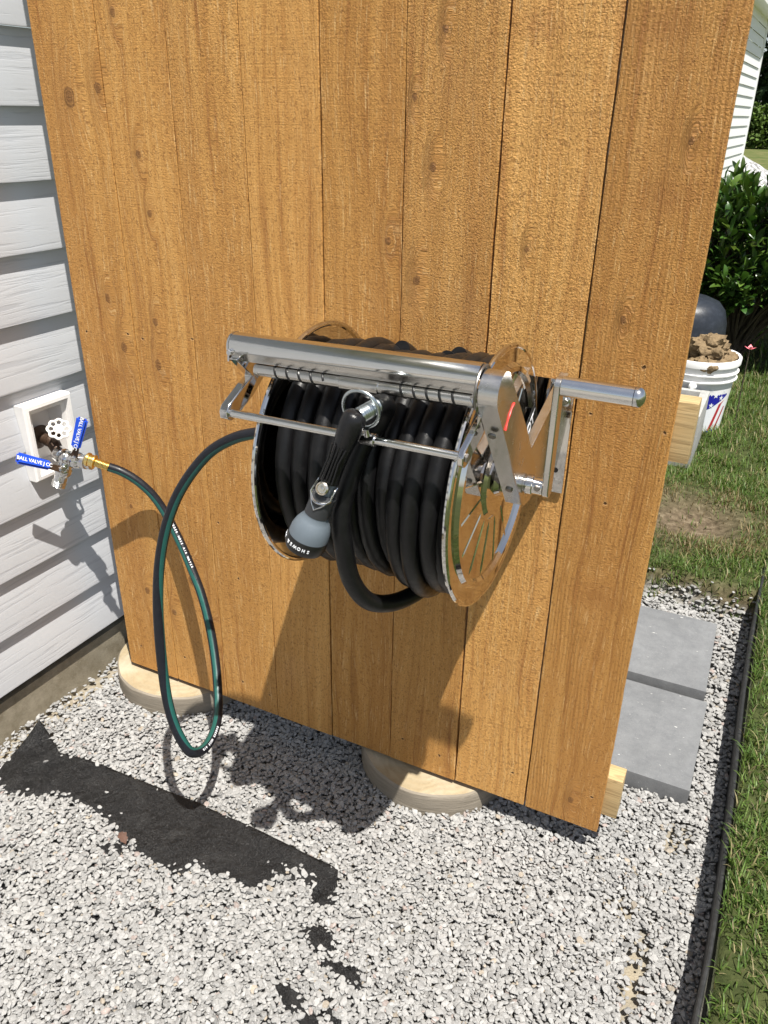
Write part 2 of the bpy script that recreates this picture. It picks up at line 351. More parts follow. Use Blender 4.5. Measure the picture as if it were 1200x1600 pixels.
        me.set_sharp_from_angle(angle=R(angle))
        ob = bpy.data.objects.new(name, me); COL.objects.link(ob); ob['_o'] = tuple(o_)
        if parent is not None: ob.parent = parent
        else: ob.location = o_
        if bevel:
            b = ob.modifiers.new('bevel', 'BEVEL'); b.width = bevel; b.segments = 2; b.limit_method = 'ANGLE'; b.angle_limit = R(40)
        return ob

def np_mesh(name, V, F, mat, col=None, parent=None, org=(0, 0, 0), smooth=False, attrs=None):
    V = np.asarray(V, dtype=np.float64).reshape(-1, 3); F = np.asarray(F, dtype=np.int32); k = F.shape[1]
    o_ = Vector(parent['_o']) if parent is not None else Vector(org)
    me = bpy.data.meshes.new(name); me.vertices.add(len(V)); me.vertices.foreach_set('co', (V-np.array(o_)).astype(np.float32).ravel())
    me.loops.add(F.size); me.loops.foreach_set('vertex_index', F.ravel()); me.polygons.add(len(F))
    me.polygons.foreach_set('loop_start', np.arange(0, F.size, k, dtype=np.int32))
    me.materials.append(mat)
    for nm, c in ([('Col', col)] if col is not None else [])+(attrs or []):
        a = me.color_attributes.new(nm, 'FLOAT_COLOR', 'POINT'); a.data.foreach_set('color', np.c_[c, np.ones(len(c))].astype(np.float32).ravel())
    me.update(calc_edges=True)
    me.polygons.foreach_set('use_smooth', np.full(len(F), smooth)); me.validate()
    ob = bpy.data.objects.new(name, me); COL.objects.link(ob); ob['_o'] = tuple(o_)
    if parent is not None: ob.parent = parent
    else: ob.location = o_
    return ob

def tag(o, label, cat=None, group=None):
    o['label'] = label
    if cat: o['category'] = cat
    if group: o['group'] = group
    return o
def struct(o, kind='structure'): o['kind'] = kind; return o
def empty(name, loc, label, cat, group=None):
    o = bpy.data.objects.new(name, None); COL.objects.link(o); o.location = loc; o['_o'] = tuple(loc); o.empty_display_size = .05
    return tag(o, label, cat, group)
def text(body, size, mat4, mat, parent, name='lettering', ext=.0003, bold=0.):
    cu_ = bpy.data.curves.new('t', 'FONT'); cu_.body = body; cu_.size = size; cu_.extrude = ext; cu_.align_x = 'CENTER'; cu_.align_y = 'CENTER'; cu_.offset = bold; cu_.resolution_u = 3
    t = bpy.data.objects.new('t', cu_); COL.objects.link(t); bpy.context.view_layer.update()
    me = bpy.data.meshes.new_from_object(t.evaluated_get(bpy.context.evaluated_depsgraph_get())); bpy.data.objects.remove(t); bpy.data.curves.remove(cu_)
    me.transform(Matrix.Translation(-Vector(parent['_o'])) @ mat4); me.materials.clear(); me.materials.append(mat); me.name = name
    o = bpy.data.objects.new(name, me); COL.objects.link(o); o.parent = parent; o['_o'] = parent['_o']; return o
def frame(o, x, y):
    x = Vector(x).normalized(); y = Vector(y); y = (y-x*y.dot(x)).normalized(); z = x.cross(y)
    m_ = Matrix((x, y, z)).transposed().to_4x4(); m_.translation = Vector(o); return m_
def smooth_path(pts, n=8):
    P = [Vector(p) for p in pts]; out = []
    for i in range(len(P)-1):
        p0 = P[max(i-1, 0)]; p1 = P[i]; p2 = P[i+1]; p3 = P[min(i+2, len(P)-1)]
        for k in range(n):
            t = k/n; out.append(.5*((2*p1)+(p2-p0)*t+(2*p0-5*p1+4*p2-p3)*t*t+(3*p1-p0-3*p2+p3)*t**3))
    out.append(P[-1]); return out

# ================================================================== SETTING
# ---- terrain
GZ = -.078; LZ = .012
def bank(x): return .975 + .035*mn.noise(Vector((x*5, 0, 3))) + .02*mn.noise(Vector((x*17, 2, 3)))
def gh(x, y):
    lawn = LZ + .010*mn.noise(Vector((x*3, y*3, 1)))
    if x > 1.345: return lawn
    if x < -.3: return LZ
    t = min(1, max(0, (y-bank(x))/.06)); t = t*t*(3-2*t)
    z = GZ + .004*mn.noise(Vector((x*9, y*9, 5)))
    if y > 1.1:   # bare dug patch in the lawn
        dd = math.hypot((x-1.10)/.17, (y-1.42)/.17); lawn -= .045*max(0, 1-dd*dd)
    return z*(1-t)+lawn*t
def spaced(a, b, s): return list(np.arange(a, b, s))
xs = [-260, -120, -60, -30, -15, -8, -4, -2, -1, -.5, -.31, -.29, -.2, -.13, -.11]+spaced(-.09, 1.33, .02)+[1.338, 1.3475]+spaced(1.36, 2.2, .03)+[2.4, 2.8, 3.5, 5, 8, 15, 30, 60, 120, 260]
ys = [-60, -30, -10, -5, -3, -2, -1.5, -1.2]+spaced(-1.1, .9, .03)+spaced(.9, 1.8, .018)+spaced(1.8, 3, .06)+[3.3, 3.7, 4.2, 5, 6, 8, 11, 15, 20, 30, 45, 70, 110, 180, 300]
V = []; Z = []
for y in ys:
    for x in xs:
        V.append((x, y, gh(x, y)))
        pit = 1. if (-3 < x < 1.343 and y < bank(x)+.03) else 0.
        tan = 0.
        for (cx, cy, rx, ry) in [(1.235, -.2, .03, .10), (1.195, -.08, .035, .03), (1.26, .12, .03, .05), (1.21, -.01, .03, .04), (-.08, -.25, .05, .5), (-.05, .05, .05, .12), (.63, -.245, .06, .03), (.45,-.19,.2,.04)]:
            tan = max(tan, 1-math.hypot((x-cx)/rx, (y-cy)/ry)*.7)
        dd = math.hypot((x-1.10)/.2, (y-1.42)/.2)
        bare = max(0, min(1, 1.4-dd)) if y > 1 else 0
        bare = max(bare, 1-abs(y-bank(x)-.02)/.05 if x < 1.34 else 0)
        Z.append((pit, max(0, tan), max(0, min(1, bare))))
nx = len(xs); F = [(j*nx+i, j*nx+i+1, (j+1)*nx+i+1, (j+1)*nx+i) for j in range(len(ys)-1) for i in range(nx-1)]
g = np_mesh('ground', V, F, M['ground'], smooth=True, attrs=[('zone', np.array(Z))]); struct(g)

# ---- gravel stones
def stone_proto(sub, seed):
    rs = np.random.default_rng(seed); bm = bmesh.new(); bmesh.ops.create_icosphere(bm, subdivisions=sub, radius=1)
    v = np.array([q.co[:] for q in bm.verts]); f = np.array([[q.index for q in p.verts] for p in bm.faces]); bm.free()
    for _ in range(9):
        n = rs.normal(size=3); n /= np.linalg.norm(n); d = rs.uniform(.45, .8); k = np.maximum(0, v@n-d); v = v-k[:, None]*n
    v += rs.normal(size=v.shape)*.02
    return v, f
FAB = [(-0.048,-0.353),(-0.066,-0.287),(-0.085,-0.222),(-0.034,-0.232),(0.023,-0.26),(0.121,-0.247),(0.241,-0.243),(0.385,-0.238),(0.526,-0.241),(0.63,-0.246),(0.708,-0.248),(0.724,-0.284),(0.724,-0.33),(0.692,-0.321),(0.677,-0.284),(0.636,-0.273),(0.61,-0.287),(0.599,-0.323),(0.59,-0.35),(0.552,-0.347),(0.522,-0.355),(0.458,-0.356),(0.451,-0.383),(0.385,-0.385),(0.317,-0.371),(0.223,-0.34),(0.201,-0.342),(0.16,-0.344),(0.106,-0.343),(0.067,-0.373),(0.026,-0.384),(-0.016,-0.38)]
HOLES = [[(0.269,-0.404),(0.29,-0.393),(0.299,-0.41)],[(0.718,-0.379),(0.737,-0.364),(0.767,-0.368),(0.769,-0.388),(0.741,-0.392)],[(0.778,-0.408),(0.808,-0.402),(0.832,-0.398),(0.837,-0.423),(0.809,-0.426)],
 [(0.727,-0.479),(0.753,-0.472),(0.776,-0.489),(0.76,-0.502)],[(0.795,-0.462),(0.82,-0.455),(0.817,-0.471)],[(0.79,-0.503),(0.811,-0.49),(0.815,-0.507),(0.798,-0.516)],[(0.819,-0.484),(0.85,-0.479),(0.837,-0.496)],[(0.296,-0.39),(0.315,-0.385),(0.322,-0.401)]]
def inpoly(X, Y, poly):
    c = np.zeros(len(X), bool); n = len(poly)
    for i in range(n):
        x0, y0 = poly[i]; x1, y1 = poly[(i+1) % n]
        if y0 == y1: continue
        c ^= ((y0 > Y) != (y1 > Y)) & (X < (x1-x0)*(Y-y0)/(y1-y0)+x0)
    return c
def grow(poly, k):
    c = np.mean(poly, 0); return [(c[0]+(x-c[0])*k, c[1]+(y-c[1])*k) for x, y in poly]
LOGS = [(.090, .110, .176), (.756, .110, .166)]
PAV = [((.95, .212), (1.263, .517)), ((.945, .532), (1.252, .842))]
def scatter(x0, x1, y0, y1, sp, sub, zlo, zhi, smin, smax, skip=0., exclude=None):
    gx, gy = np.meshgrid(np.arange(x0, x1, sp), np.arange(y0, y1, sp)); X = gx.ravel()+rng.uniform(-.5, .5, gx.size)*sp; Y = gy.ravel()+rng.uniform(-.5, .5, gx.size)*sp
    keep = (X < 1.333) & (X > -.113+Y*.031) & (rng.random(len(X)) > skip)
    bk = np.array([bank(x) for x in X]); keep &= Y < bk+.022+rng.normal(size=len(X))*.012
    for (cx, cy, r) in LOGS: keep &= np.hypot(X-cx, Y-cy) > r
    for (a, b) in PAV: keep &= ~((X > a[0]-.002) & (X < b[0]+.002) & (Y > a[1]-.002) & (Y < b[1]+.002))
    keep &= ~inpoly(X+rng.normal(size=len(X))*.004, Y+rng.normal(size=len(X))*.006, FAB) | (rng.random(len(X)) < .006)
    for h in HOLES: keep &= ~inpoly(X, Y, grow(h, 1.02))
    for (cx, cy, rx, ry, p) in [(1.235, -.2, .02, .09, .75), (1.195, -.08, .03, .025, .6), (1.26, .12, .025, .045, .6), (-.095, -.2, .03, .4, .6), (-.08, .0, .03, .15, .6)]:
        keep &= ~((np.hypot((X-cx)/rx, (Y-cy)/ry) < 1) & (rng.random(len(X)) < p))
    if exclude: keep &= ~exclude(X, Y)
    bk = bk[keep]; X = X[keep]; Y = Y[keep]; n = len(X)
    S = smin+(smax-smin)*rng.random(n)**1.6
    t_ = np.clip((Y-bk)/.06, 0, 1); Zc = rng.uniform(zlo, zhi, n)+.088*t_*t_*(3-2*t_)
    prot = [stone_proto(sub, i) for i in range(14)]; pid = rng.integers(0, 14, n)
    Vs = []; Fs = []; Cs = []; off = 0
    tone = rng.random(n); 
    for p in range(14):
        idx = np.where(pid == p)[0]; v, f = prot[p]; k = len(idx)
        if not k: continue
        sc = np.stack([S[idx], S[idx]*rng.uniform(.55, .95, k), S[idx]*rng.uniform(.30, .52, k)], 1)
        a = rng.uniform(0, 6.283, k); tx = rng.normal(size=k)*.19; ty = rng.normal(size=k)*.19
        q = v[None]*sc[:, None]
        x, y, z = q[..., 0], q[..., 1], q[..., 2]
        c_, s_ = np.cos(tx)[:, None], np.sin(tx)[:, None]; y, z = y*c_-z*s_, y*s_+z*c_
        c_, s_ = np.cos(ty)[:, None], np.sin(ty)[:, None]; x, z = x*c_+z*s_, -x*s_+z*c_
        c_, s_ = np.cos(a)[:, None], np.sin(a)[:, None]; x, y = x*c_-y*s_, x*s_+y*c_
        q = np.stack([x+X[idx][:, None], y+Y[idx][:, None], z+Zc[idx][:, None]], 2)
        Vs.append(q.reshape(-1, 3)); Fs.append((f[None]+(np.arange(k)*len(v))[:, None, None]).reshape(-1, 3)+off); off += k*len(v)
        g_ = .225+.125*rng.random(k); col = np.stack([g_, g_*.99, g_*.965], 1)
        u = rng.random(k); col[u < .015] *= np.array([1.03, .90, .74]); col[(u > .05) & (u < .065)] *= np.array([1., .84, .79]); col[(u > .08) & (u < .11)] *= .66; col[u > .95] *= 1.15
        Cs.append(np.repeat(col, len(v), 0))
    return np.concatenate(Vs), np.concatenate(Fs), np.concatenate(Cs)
parts = [scatter(-.14, 1.34, -.86, .36, .0086, 1, -.0700, -.0650, .0062, .0092), scatter(-.14, 1.34, -.86, .36, .0077, 2, -.0640, -.0590, .0044, .0098, .04),
         scatter(-.14, 1.34, -.86, .36, .0120, 1, -.0585, -.0550, .0028, .0060, .3),
         scatter(.9, 1.34, .36, 1.10, .0105, 1, -.070, -.062, .0065, .0110), scatter(.9, 1.34, .36, 1.10, .0096, 2, -.062, -.055, .0054, .0110, .10),
         scatter(-.11, .9, .36, 1.10, .020, 1, -.068, -.058, .012, .018), scatter(-.11, 1.34, -1.8, -.86, .0145, 1, -.068, -.056, .010, .0150)]
Vg = []; Fg = []; Cg = []; o = 0
for v, f, c in parts: Vg.append(v); Fg.append(f+o); Cg.append(c); o += len(v)
gr = np_mesh('gravel', np.concatenate(Vg), np.concatenate(Fg), M['stone'], np.concatenate(Cg)); struct(gr, 'stuff')
tag(gr, 'pale grey crushed stone gravel covering the ground under and in front of the wooden fence', 'gravel')
del Vg, Fg, Cg, parts

# ---- grass
def blades(regions, name):
    Vs = []; Fs = []; Cs = []; off = 0
    for (x0, x1, y0, y1, dens, h0, h1, w, seg) in regions:
        n = int((x1-x0)*(y1-y0)*dens); X = rng.uniform(x0, x1, n); Y = rng.uniform(y0, y1, n)
        bk = np.array([bank(x) for x in X]); keep = (X > 1.343) | (Y > bk+.014*rng.normal(size=n)+.004)
        dd = np.hypot((X-1.10)/.20, (Y-1.42)/.17)+.18*rng.normal(size=n); keep &= (dd > .95) | (rng.random(n) < .06)
        
        keep &= ~((X > .83) & (X < 1.047) & (Y > 1.85) & (Y < 2.21)); keep &= np.hypot(X-.97, Y-2.36) > .13
        cl = np.array([mn.noise(Vector((x*7, y*7, 9))) for x, y in zip(X, Y)]); keep &= rng.random(n) < (.72+.9*cl)
        X = X[keep]; Y = Y[keep]; cl = cl[keep]; n = len(X); Z0 = np.array([gh(x, y) for x, y in zip(X, Y)])-.004
        H = rng.uniform(h0, h1, n)*(1+.5*cl); A = rng.uniform(0, 6.283, n); lean = rng.uniform(.15, 1.25, n); Wd = w*rng.uniform(.6, 1.2, n)
        dx, dy = np.cos(A), np.sin(A); px, py = -dy, dx; P = []
        for k in range(seg+1):
            t = k/seg; ww = Wd*(1-t**1.7)*.5+1e-4; out = H*np.sin(lean*t)*t**.6*.9; up = H*t*np.cos(lean*t*.85)
            cx = X+dx*out; cy = Y+dy*out; cz = Z0+np.maximum(up, t*.006)
            P += [np.stack([cx-px*ww, cy-py*ww, cz], 1), np.stack([cx+px*ww, cy+py*ww, cz], 1)]
        P = np.stack(P, 1); m_ = 2*(seg+1); Vs.append(P.reshape(-1, 3))
        f = np.array([[2*k, 2*k+1, 2*k+3, 2*k+2] for k in range(seg)]); Fs.append((f[None]+(np.arange(n)*m_)[:, None, None]).reshape(-1, 4)+off); off += n*m_
        u = rng.random(n)[:, None]; v2 = rng.random(n)[:, None]
        col = np.array([[.062, .124, .023]])*(.6+.85*u)+np.array([[.054, .040, .013]])*v2
        dry = rng.random(n) < .17; col[dry] = np.array([.30, .26, .135])*(.5+.7*rng.random((dry.sum(), 1)))
        near = (np.hypot((X-1.10)/.27, (Y-1.42)/.25) < 1.15) & (rng.random(n) < .5); col[near] = np.array([.20, .15, .075])*(.5+.8*rng.random((near.sum(), 1)))
        Cs.append(np.repeat(col, m_, 0))
    o = np_mesh(name, np.concatenate(Vs), np.concatenate(Fs), M['grass'], np.concatenate(Cs)); struct(o, 'stuff'); return o
gz = blades([(1.343, 1.66, -.75, 1.0, 40000, .015, .040, .0030, 3), (.86, 1.75, .95, 1.9, 34000, .015, .040, .0030, 3), (.7, 1.9, 1.9, 3.2, 15000, .025, .055, .0042, 2), (.4, 2.6, 3.2, 6.5, 1800, .04, .07, .010, 2), (1.66, 2.6, -.75, 1.9, 3500, .04, .06, .006, 2)], 'grass')
tag(gz, 'short green lawn grass with dry straw blades beyond the black edging', 'grass')

# ================================================================== HOUSE
YW = .0312
def hx(x, y): return x + y*YW           # the wall is turned a little against the fence
HO = (-.09, 0, 0)
house = empty('house', (-.115, 0, 0), 'white vinyl sided house whose wall runs along the left behind the fence', 'house')
PER = .12584; Z9 = 1.317054 - 9*PER
def siding(y0, y1, xo, base, mb, k0, k1, cut=None):
    for k in range(k0, k1):
        zb = base + k*PER
        prof = [(-.004, zb), (0., zb+.0005), (.0004, zb+.004), (-.0145, zb+PER), (-.0165, zb+PER+.0002)]
        if cut:
            q = [prof[0]]
            for a, b in zip(prof[:-1], prof[1:]):
                for zc in cut:
                    if a[1] < zc < b[1]: t = (zc-a[1])/(b[1]-a[1]); q.append((a[0]+(b[0]-a[0])*t, zc))
                q.append(b)
            prof = q
        yv = list(np.linspace(y0, y1, max(2, int((y1-y0)/.5)+2))); n = len(prof)
        vs = [(hx(xo+dx, y), y, z) for y in yv for dx, z in prof]
        ok = [j for j in range(n-1) if not (cut and cut[0] < (prof[j][1]+prof[j+1][1])/2 < cut[1])]
        mb.add(vs, [(i*n+j, (i+1)*n+j, (i+1)*n+j+1, i*n+j+1) for i in range(len(yv)-1) for j in ok], 0, False)
BY0, BY1, BZ0, BZ1 = -.101, .020, .496, .660     # opening of the faucet box
sd = MB()
siding(-4.5, BY0, -.09, Z9, sd, -1, 20); siding(BY1, 5.2, -.09, Z9, sd, -1, 20); siding(BY0, BY1, -.09, Z9, sd, -1, 20, (BZ0, BZ1))
sd.build('siding', M['siding'], house, angle=20, recalc=False)
fd = MB()
def wallbox(mb, x0, x1, y0, y1, z0, z1, mi=0):
    vs = [(hx(x, y), y, z) for x in (x0, x1) for y in (y0, y1) for z in (z0, z1)]
    mb.add(vs, [(0, 1, 3, 2), (4, 6, 7, 5), (0, 4, 5, 1), (2, 3, 7, 6), (0, 2, 6, 4), (1, 5, 7, 3)], mi, False)
wallbox(fd, -.30, -.107, -4.5, 5.2, -.2, .030); fd.build('foundation_sill', M['found'], house)
fd = MB(); wallbox(fd, -.30, -.128, -4.5, 5.2, .0305, .13); fd.build('foundation', M['foundshade'], house)  # concrete coloured darker to carry the shade below the siding
ev = MB(); wallbox(ev, -.35, .16, -4.6, 5.3, 2.62, 2.66); wallbox(ev, .14, .19, -4.6, 5.3, 2.60, 2.78); ev.build('eave', M['farwhite'], house)
# far wing of the same house
wg = MB(); zb = .20; XW = .222-13.4*YW
for k in range(18):
    z = zb+k*.126; yv = [6.2, 8.6, 11, 13.4]; vs = []
    for y in yv:
        for dx, zz in [(-.004, z), (0, z+.001), (-.014, z+.126)]: vs.append((hx(XW+dx, y), y, zz))
    wg.add(vs, [(i*3+j, (i+1)*3+j, (i+1)*3+j+1, i*3+j+1) for i in range(3) for j in range(2)], 0, False)
wg.build('wing_siding', M['farwhite'], house, recalc=False)
wc = MB(); wallbox(wc, XW-.012, XW+.016, 13.33, 13.42, .0, 2.47); wallbox(wc, XW-3, XW-.016, 6.19, 13.41, -.1, .2); wc.build('corner_trim', M['farwhite'], house)
we = MB(); wallbox(we, XW-3, XW+.13, 6.0, 13.55, 2.45, 2.475); wallbox(we, XW+.11, XW+.16, 6.0, 13.58, 2.44, 2.58); we.build('soffit', M['farwhite'], house)
wr = MB(); vs = [(hx(XW+.15, y), y, 2.60) for y in (5.9, 13.65)]+[(hx(XW-3.2, y), y, 4.3) for y in (5.9, 13.65)]+[(hx(XW+.15, y), y, 2.57) for y in (5.9, 13.65)]+[(hx(XW-3.2, y), y, 4.27) for y in (5.9, 13.65)]
wr.add(vs, [(0, 1, 3, 2), (4, 6, 7, 5), (0, 4, 5, 1), (0, 2, 6, 4), (1, 5, 7, 3), (2, 3, 7, 6)], 0, False); wr.build('roof', M['shingle'], house)
# faucet box: frame + recess (a part of the house wall)
bx = MB(); F0 = -.073
def ring(mb, a, b, xa, xb):   # a outer rect, b inner rect (y0,y1,z0,z1)
    o = [(a[0], a[2]), (a[1], a[2]), (a[1], a[3]), (a[0], a[3])]; i = [(b[0], b[2]), (b[1], b[2]), (b[1], b[3]), (b[0], b[3])]
    vs = [(hx(xa, y), y, z) for y, z in o]+[(hx(xb, y), y, z) for y, z in i]
    mb.add(vs, [(k, (k+1) % 4, 4+(k+1) % 4, 4+k) for k in range(4)], 0, False)
A = (-.100, .019, .497, .659)
def ins(r, d): return (r[0]+d, r[1]-d, r[2]+d, r[3]-d)
ring(bx, ins(A, 0), ins(A, 0), -.125, F0-.004); ring(bx, A, ins(A, .003), F0-.004, F0); ring(bx, ins(A, .003), ins(A, .010), F0, F0+.001)
ring(bx, ins(A, .010), ins(A, .013), F0+.001, F0-.008); ring(bx, ins(A, .013), ins(A, .022), F0-.008, F0-.010); ring(bx, ins(A, .022), ins(A, .024), F0-.010, F0-.048)
q = ins(A, .024); bx.add([(hx(F0-.048, y), y, z) for y, z in ((q[0], q[2]), (q[1], q[2]), (q[1], q[3]), (q[0], q[3]))], [(0, 1, 2, 3)], 0, False)
o = bx.build('faucet_box', M['boxw'], house); o['label'] = 'white recessed mounting box framed in the siding around the faucet'

# ================================================================== FENCE
fence = empty('wooden_fence', (.56, 0, 0), 'orange stained fence panel of eight wide vertical boards carrying the steel hose reel', 'fence')
seams = [0, .142, .2816, .4194, .5554, .6928, .8356, .9795, 1.12]
gap = [0, .0019, .0018, .0016, .0024, .0017, .0032, .0030, 0]
V = []; F = []; C = []; fz = [.25, .2, .35, .1, .25, 1., .75, .55]; tone = [.46, .58, .50, .74, .28, .50, .98, .32]
ofs0 = [0, .0008, 0, -.0010, .0006, -.0012, .0014, .0004]
for b in range(8):
    x0 = seams[b]+gap[b]/2; x1 = seams[b+1]-gap[b+1]/2; zz = np.arange(0, 1.861, .012); o = len(V); c = .0006
    for z in zz:
        j0 = .0009*mn.noise(Vector((b*3.1, z*11, 0)))+.0005*mn.noise(Vector((b*3.1, z*60, 0))); j1 = .0009*mn.noise(Vector((b*3.1+9, z*11, 0)))+.0005*mn.noise(Vector((b*3.1+9, z*60, 0)))
        cup = .0012*mn.noise(Vector((b*5, z*1.3, 4))); yo = -.016+ofs0[b]*.8+.016
        xm = (x0+x1)/2
        pr = [(x0+j0, .016+yo), (x0+j0, yo+c), (x0+j0+c, yo), ((x0*2+x1)/3, yo+cup*.4), ((x0+2*x1)/3, yo+cup*.4), (x1+j1-c, yo), (x1+j1, yo+c), (x1+j1, .016+yo)]
        for (x, y) in pr: V.append((x, y, z)); C.append(((b*.137+.07) % 1, tone[b], fz[b]))
    n = 8
    for i in range(len(zz)-1):
        for k in range(8): F.append((o+i*n+k, o+i*n+(k+1) % 8, o+(i+1)*n+(k+1) % 8, o+(i+1)*n+k))
    for base in (o, o+(len(zz)-1)*n): F.append((base, base+1, base+2, base+3)); F.append((base, base+3, base+4, base+7)); F.append((base+4, base+5, base+6, base+7))
pan = np_mesh('board_panel', [(x, y, z) for x, y, z in V], F, M['fence'], parent=fence, attrs=[('bd', np.array(C))])
bm = bmesh.new(); bm.from_mesh(pan.data); bmesh.ops.recalc_face_normals(bm, faces=bm.faces); bm.to_mesh(pan.data); bm.free()
# material coordinates are world-like: put the mesh origin at the fence's left bottom corner
pan.data.transform(Matrix.Translation((.56, 0, 0))); pan.location = (-.56, 0, 0)
for z0 in (.742, .030, 1.52):
    r = MB(); r.box((.005, .0172, z0), (1.147, .0555, z0+.091), ch=.0025); r.build('rail', M['pine'], fence)

# ---- log slices
for i, (cx, cy, r) in enumerate(LOGS):
    t = empty('log_slice', (cx, cy, -.08), ['thick sawn log slice at the house corner under the left end of the fence', 'thick sawn log slice half shaded under the middle of the fence'][i], 'log slice', 'log slices the fence stands on')
    mb = MB(); n = 72; pr = []
    def rad(k, h): a_ = 2*math.pi*k/n; return r*(1+.018*mn.noise(Vector((math.cos(a_)*1.6, math.sin(a_)*1.6, i*5)))+.006*mn.noise(Vector((math.cos(a_)*6, math.sin(a_)*6, h*40+i))))
    hs = [-.11, -.08, -.065, -.05, -.035, -.022, -.016, -.0125]; vs = []
    for j, h in enumerate(hs):
        for k in range(n):
            a_ = 2*math.pi*k/n; q = rad(k, h)*(1 if j < 6 else (.995 if j == 6 else .975)); vs.append((cx+q*math.cos(a_), cy+q*math.sin(a_), h+(.002*mn.noise(Vector((math.cos(a_)*4, math.sin(a_)*4, 7))) if j > 4 else 0)))
    mb.add(vs, [(j*n+k, j*n+(k+1) % n, (j+1)*n+(k+1) % n, (j+1)*n+k) for j in range(len(hs)-1) for k in range(n)], 0)
    mb.build('bark_side', M['logs'], t)
    mb = MB(); rings_ = [.0, .25, .5, .75, .9, .975]; vs = []
    for j, q in enumerate(rings_):
        for k in range(n):
            a_ = 2*math.pi*k/n; R_ = rad(k, -.0125)*q; vs.append((cx+R_*math.cos(a_), cy+R_*math.sin(a_), -.0125+.002*mn.noise(Vector((math.cos(a_)*4, math.sin(a_)*4, 7)))*(q if q < .97 else 1)+(0 if q > .97 else .0012*mn.noise(Vector((math.cos(a_)*q*5, math.sin(a_)*q*5, 2))))))
    mb.add(vs, [(j*n+k, j*n+(k+1) % n, (j+1)*n+(k+1) % n, (j+1)*n+k) for j in range(len(rings_)-1) for k in range(n)], 0)
    mb.build('top_face', M['logt'], t)

# ---- landscape fabric
up = [(-.085, -.222), (-.034, -.232), (.023, -.26), (.121, -.247), (.241, -.243), (.385, -.238), (.526, -.241), (.63, -.246), (.708, -.248), (.724, -.284)]
FAB2 = grow(FAB, 1.04); HB = [grow(h, 1.6) for h in HOLES]
V = []; nxf = 150; nyf = 60
for i in range(nxf+1):
    t = i/nxf; x = -.085+t*(.735+.085); yt = np.interp(x, [p[0] for p in up], [p[1] for p in up]); yb = -.60
    if x > .72: yt = -.27-(x-.72)*2
    for j in range(nyf+1):
        s = j/nyf; y = yt+(yb-yt)*s; xx = x + (.42*max(0, (-.34-y)/.26)*t if y < -.34 else 0)+(.10*s if x < -.02 else 0)*max(0, (1-(x+.085)/.065))
        z = -.0615+.0038*mn.noise(Vector((xx*14, y*14, 3)))+.0012*mn.noise(Vector((xx*45, y*45, 3)))
        if s < .12 and x < .70: z += .004*(1-s/.12)
        fl = max(0, 1-math.hypot((x+.085)/.055, (y+.222)/.075)); 
        xx += .03*fl; y += -.012*fl; z += .040*fl
        rd = max(0, 1-abs((x-.0)-(y+.3)*.15)/.02)*.5; z += .006*rd*(1-s)
        if not inpoly(np.array([xx]), np.array([y]), FAB2)[0] and y < -.30 and not any(inpoly(np.array([xx]), np.array([y]), h)[0] for h in HB): z = -.0725
        V.append((xx, y, z))
F = [(i*(nyf+1)+j, (i+1)*(nyf+1)+j, (i+1)*(nyf+1)+j+1, i*(nyf+1)+j+1) for i in range(nxf) for j in range(nyf)]
hole = (.602, -.300)
F = [f for f in F if True]
fb = np_mesh('landscape_fabric', V, F, M['fabric'], org=(.3, -.3, -.06), smooth=True)
sol = fb.modifiers.new('t', 'SOLIDIFY'); sol.thickness = .0008
tag(fb, 'black woven weed fabric strip lying bare across the gravel', 'landscape fabric')

# ---- pavers
for i, (a, b) in enumerate(PAV):
    mb = MB(); zt = [-.024, -.010][i]
    mb.box((a[0], a[1], -.082), (b[0], b[1], zt), ch=.0035, rot=Matrix.Rotation([0, .02][i], 3, 'Z'))
    o = mb.build('concrete_paver', M['paver'], None, ((a[0]+b[0])/2, (a[1]+b[1])/2, -.08))
    tag(o, ['grey square concrete paver nearest the fence corner and bottom rail', 'grey square concrete paver nearest the lawn, farther one of the two'][i], 'paver', 'grey pavers on the gravel behind the fence')

# ---- edging
ed = empty('lawn_edging', (1.335, .2, -.08), 'black plastic lawn edging strip between gravel and grass', 'edging')
pts = smooth_path([(1.338, -2.5, .012), (1.330, -1.2, .010), (1.327, -.6, .010), (1.328, -.3, .013), (1.335, -.14, .012), (1.337, .16, .014), (1.332, .54, .012), (1.335, .92, .013), (1.344, 1.19, .015), (1.36, 1.5, .013), (1.38, 1.9, .01)], 10)
mb = MB(); n = len(pts)
vs = [(p.x+dx, p.y, z(p)) for p in pts for dx, z in ((-.0025, lambda p: -.09), (.0025, lambda p: -.09), (.0025, lambda p: p.z), (-.0025, lambda p: p.z))]
mb.add(vs, [(i*4+j, (i+1)*4+j, (i+1)*4+(j+1) % 4, i*4+(j+1) % 4) for i in range(n-1) for j in range(4)], 0, False); mb.build('strip', M['edging'], ed)
mb = MB(); mb.tube([p+Vector((0, 0, .002+.002*mn.noise(p*9))) for p in pts], .0042, 10); mb.build('bead', M['edging'], ed)

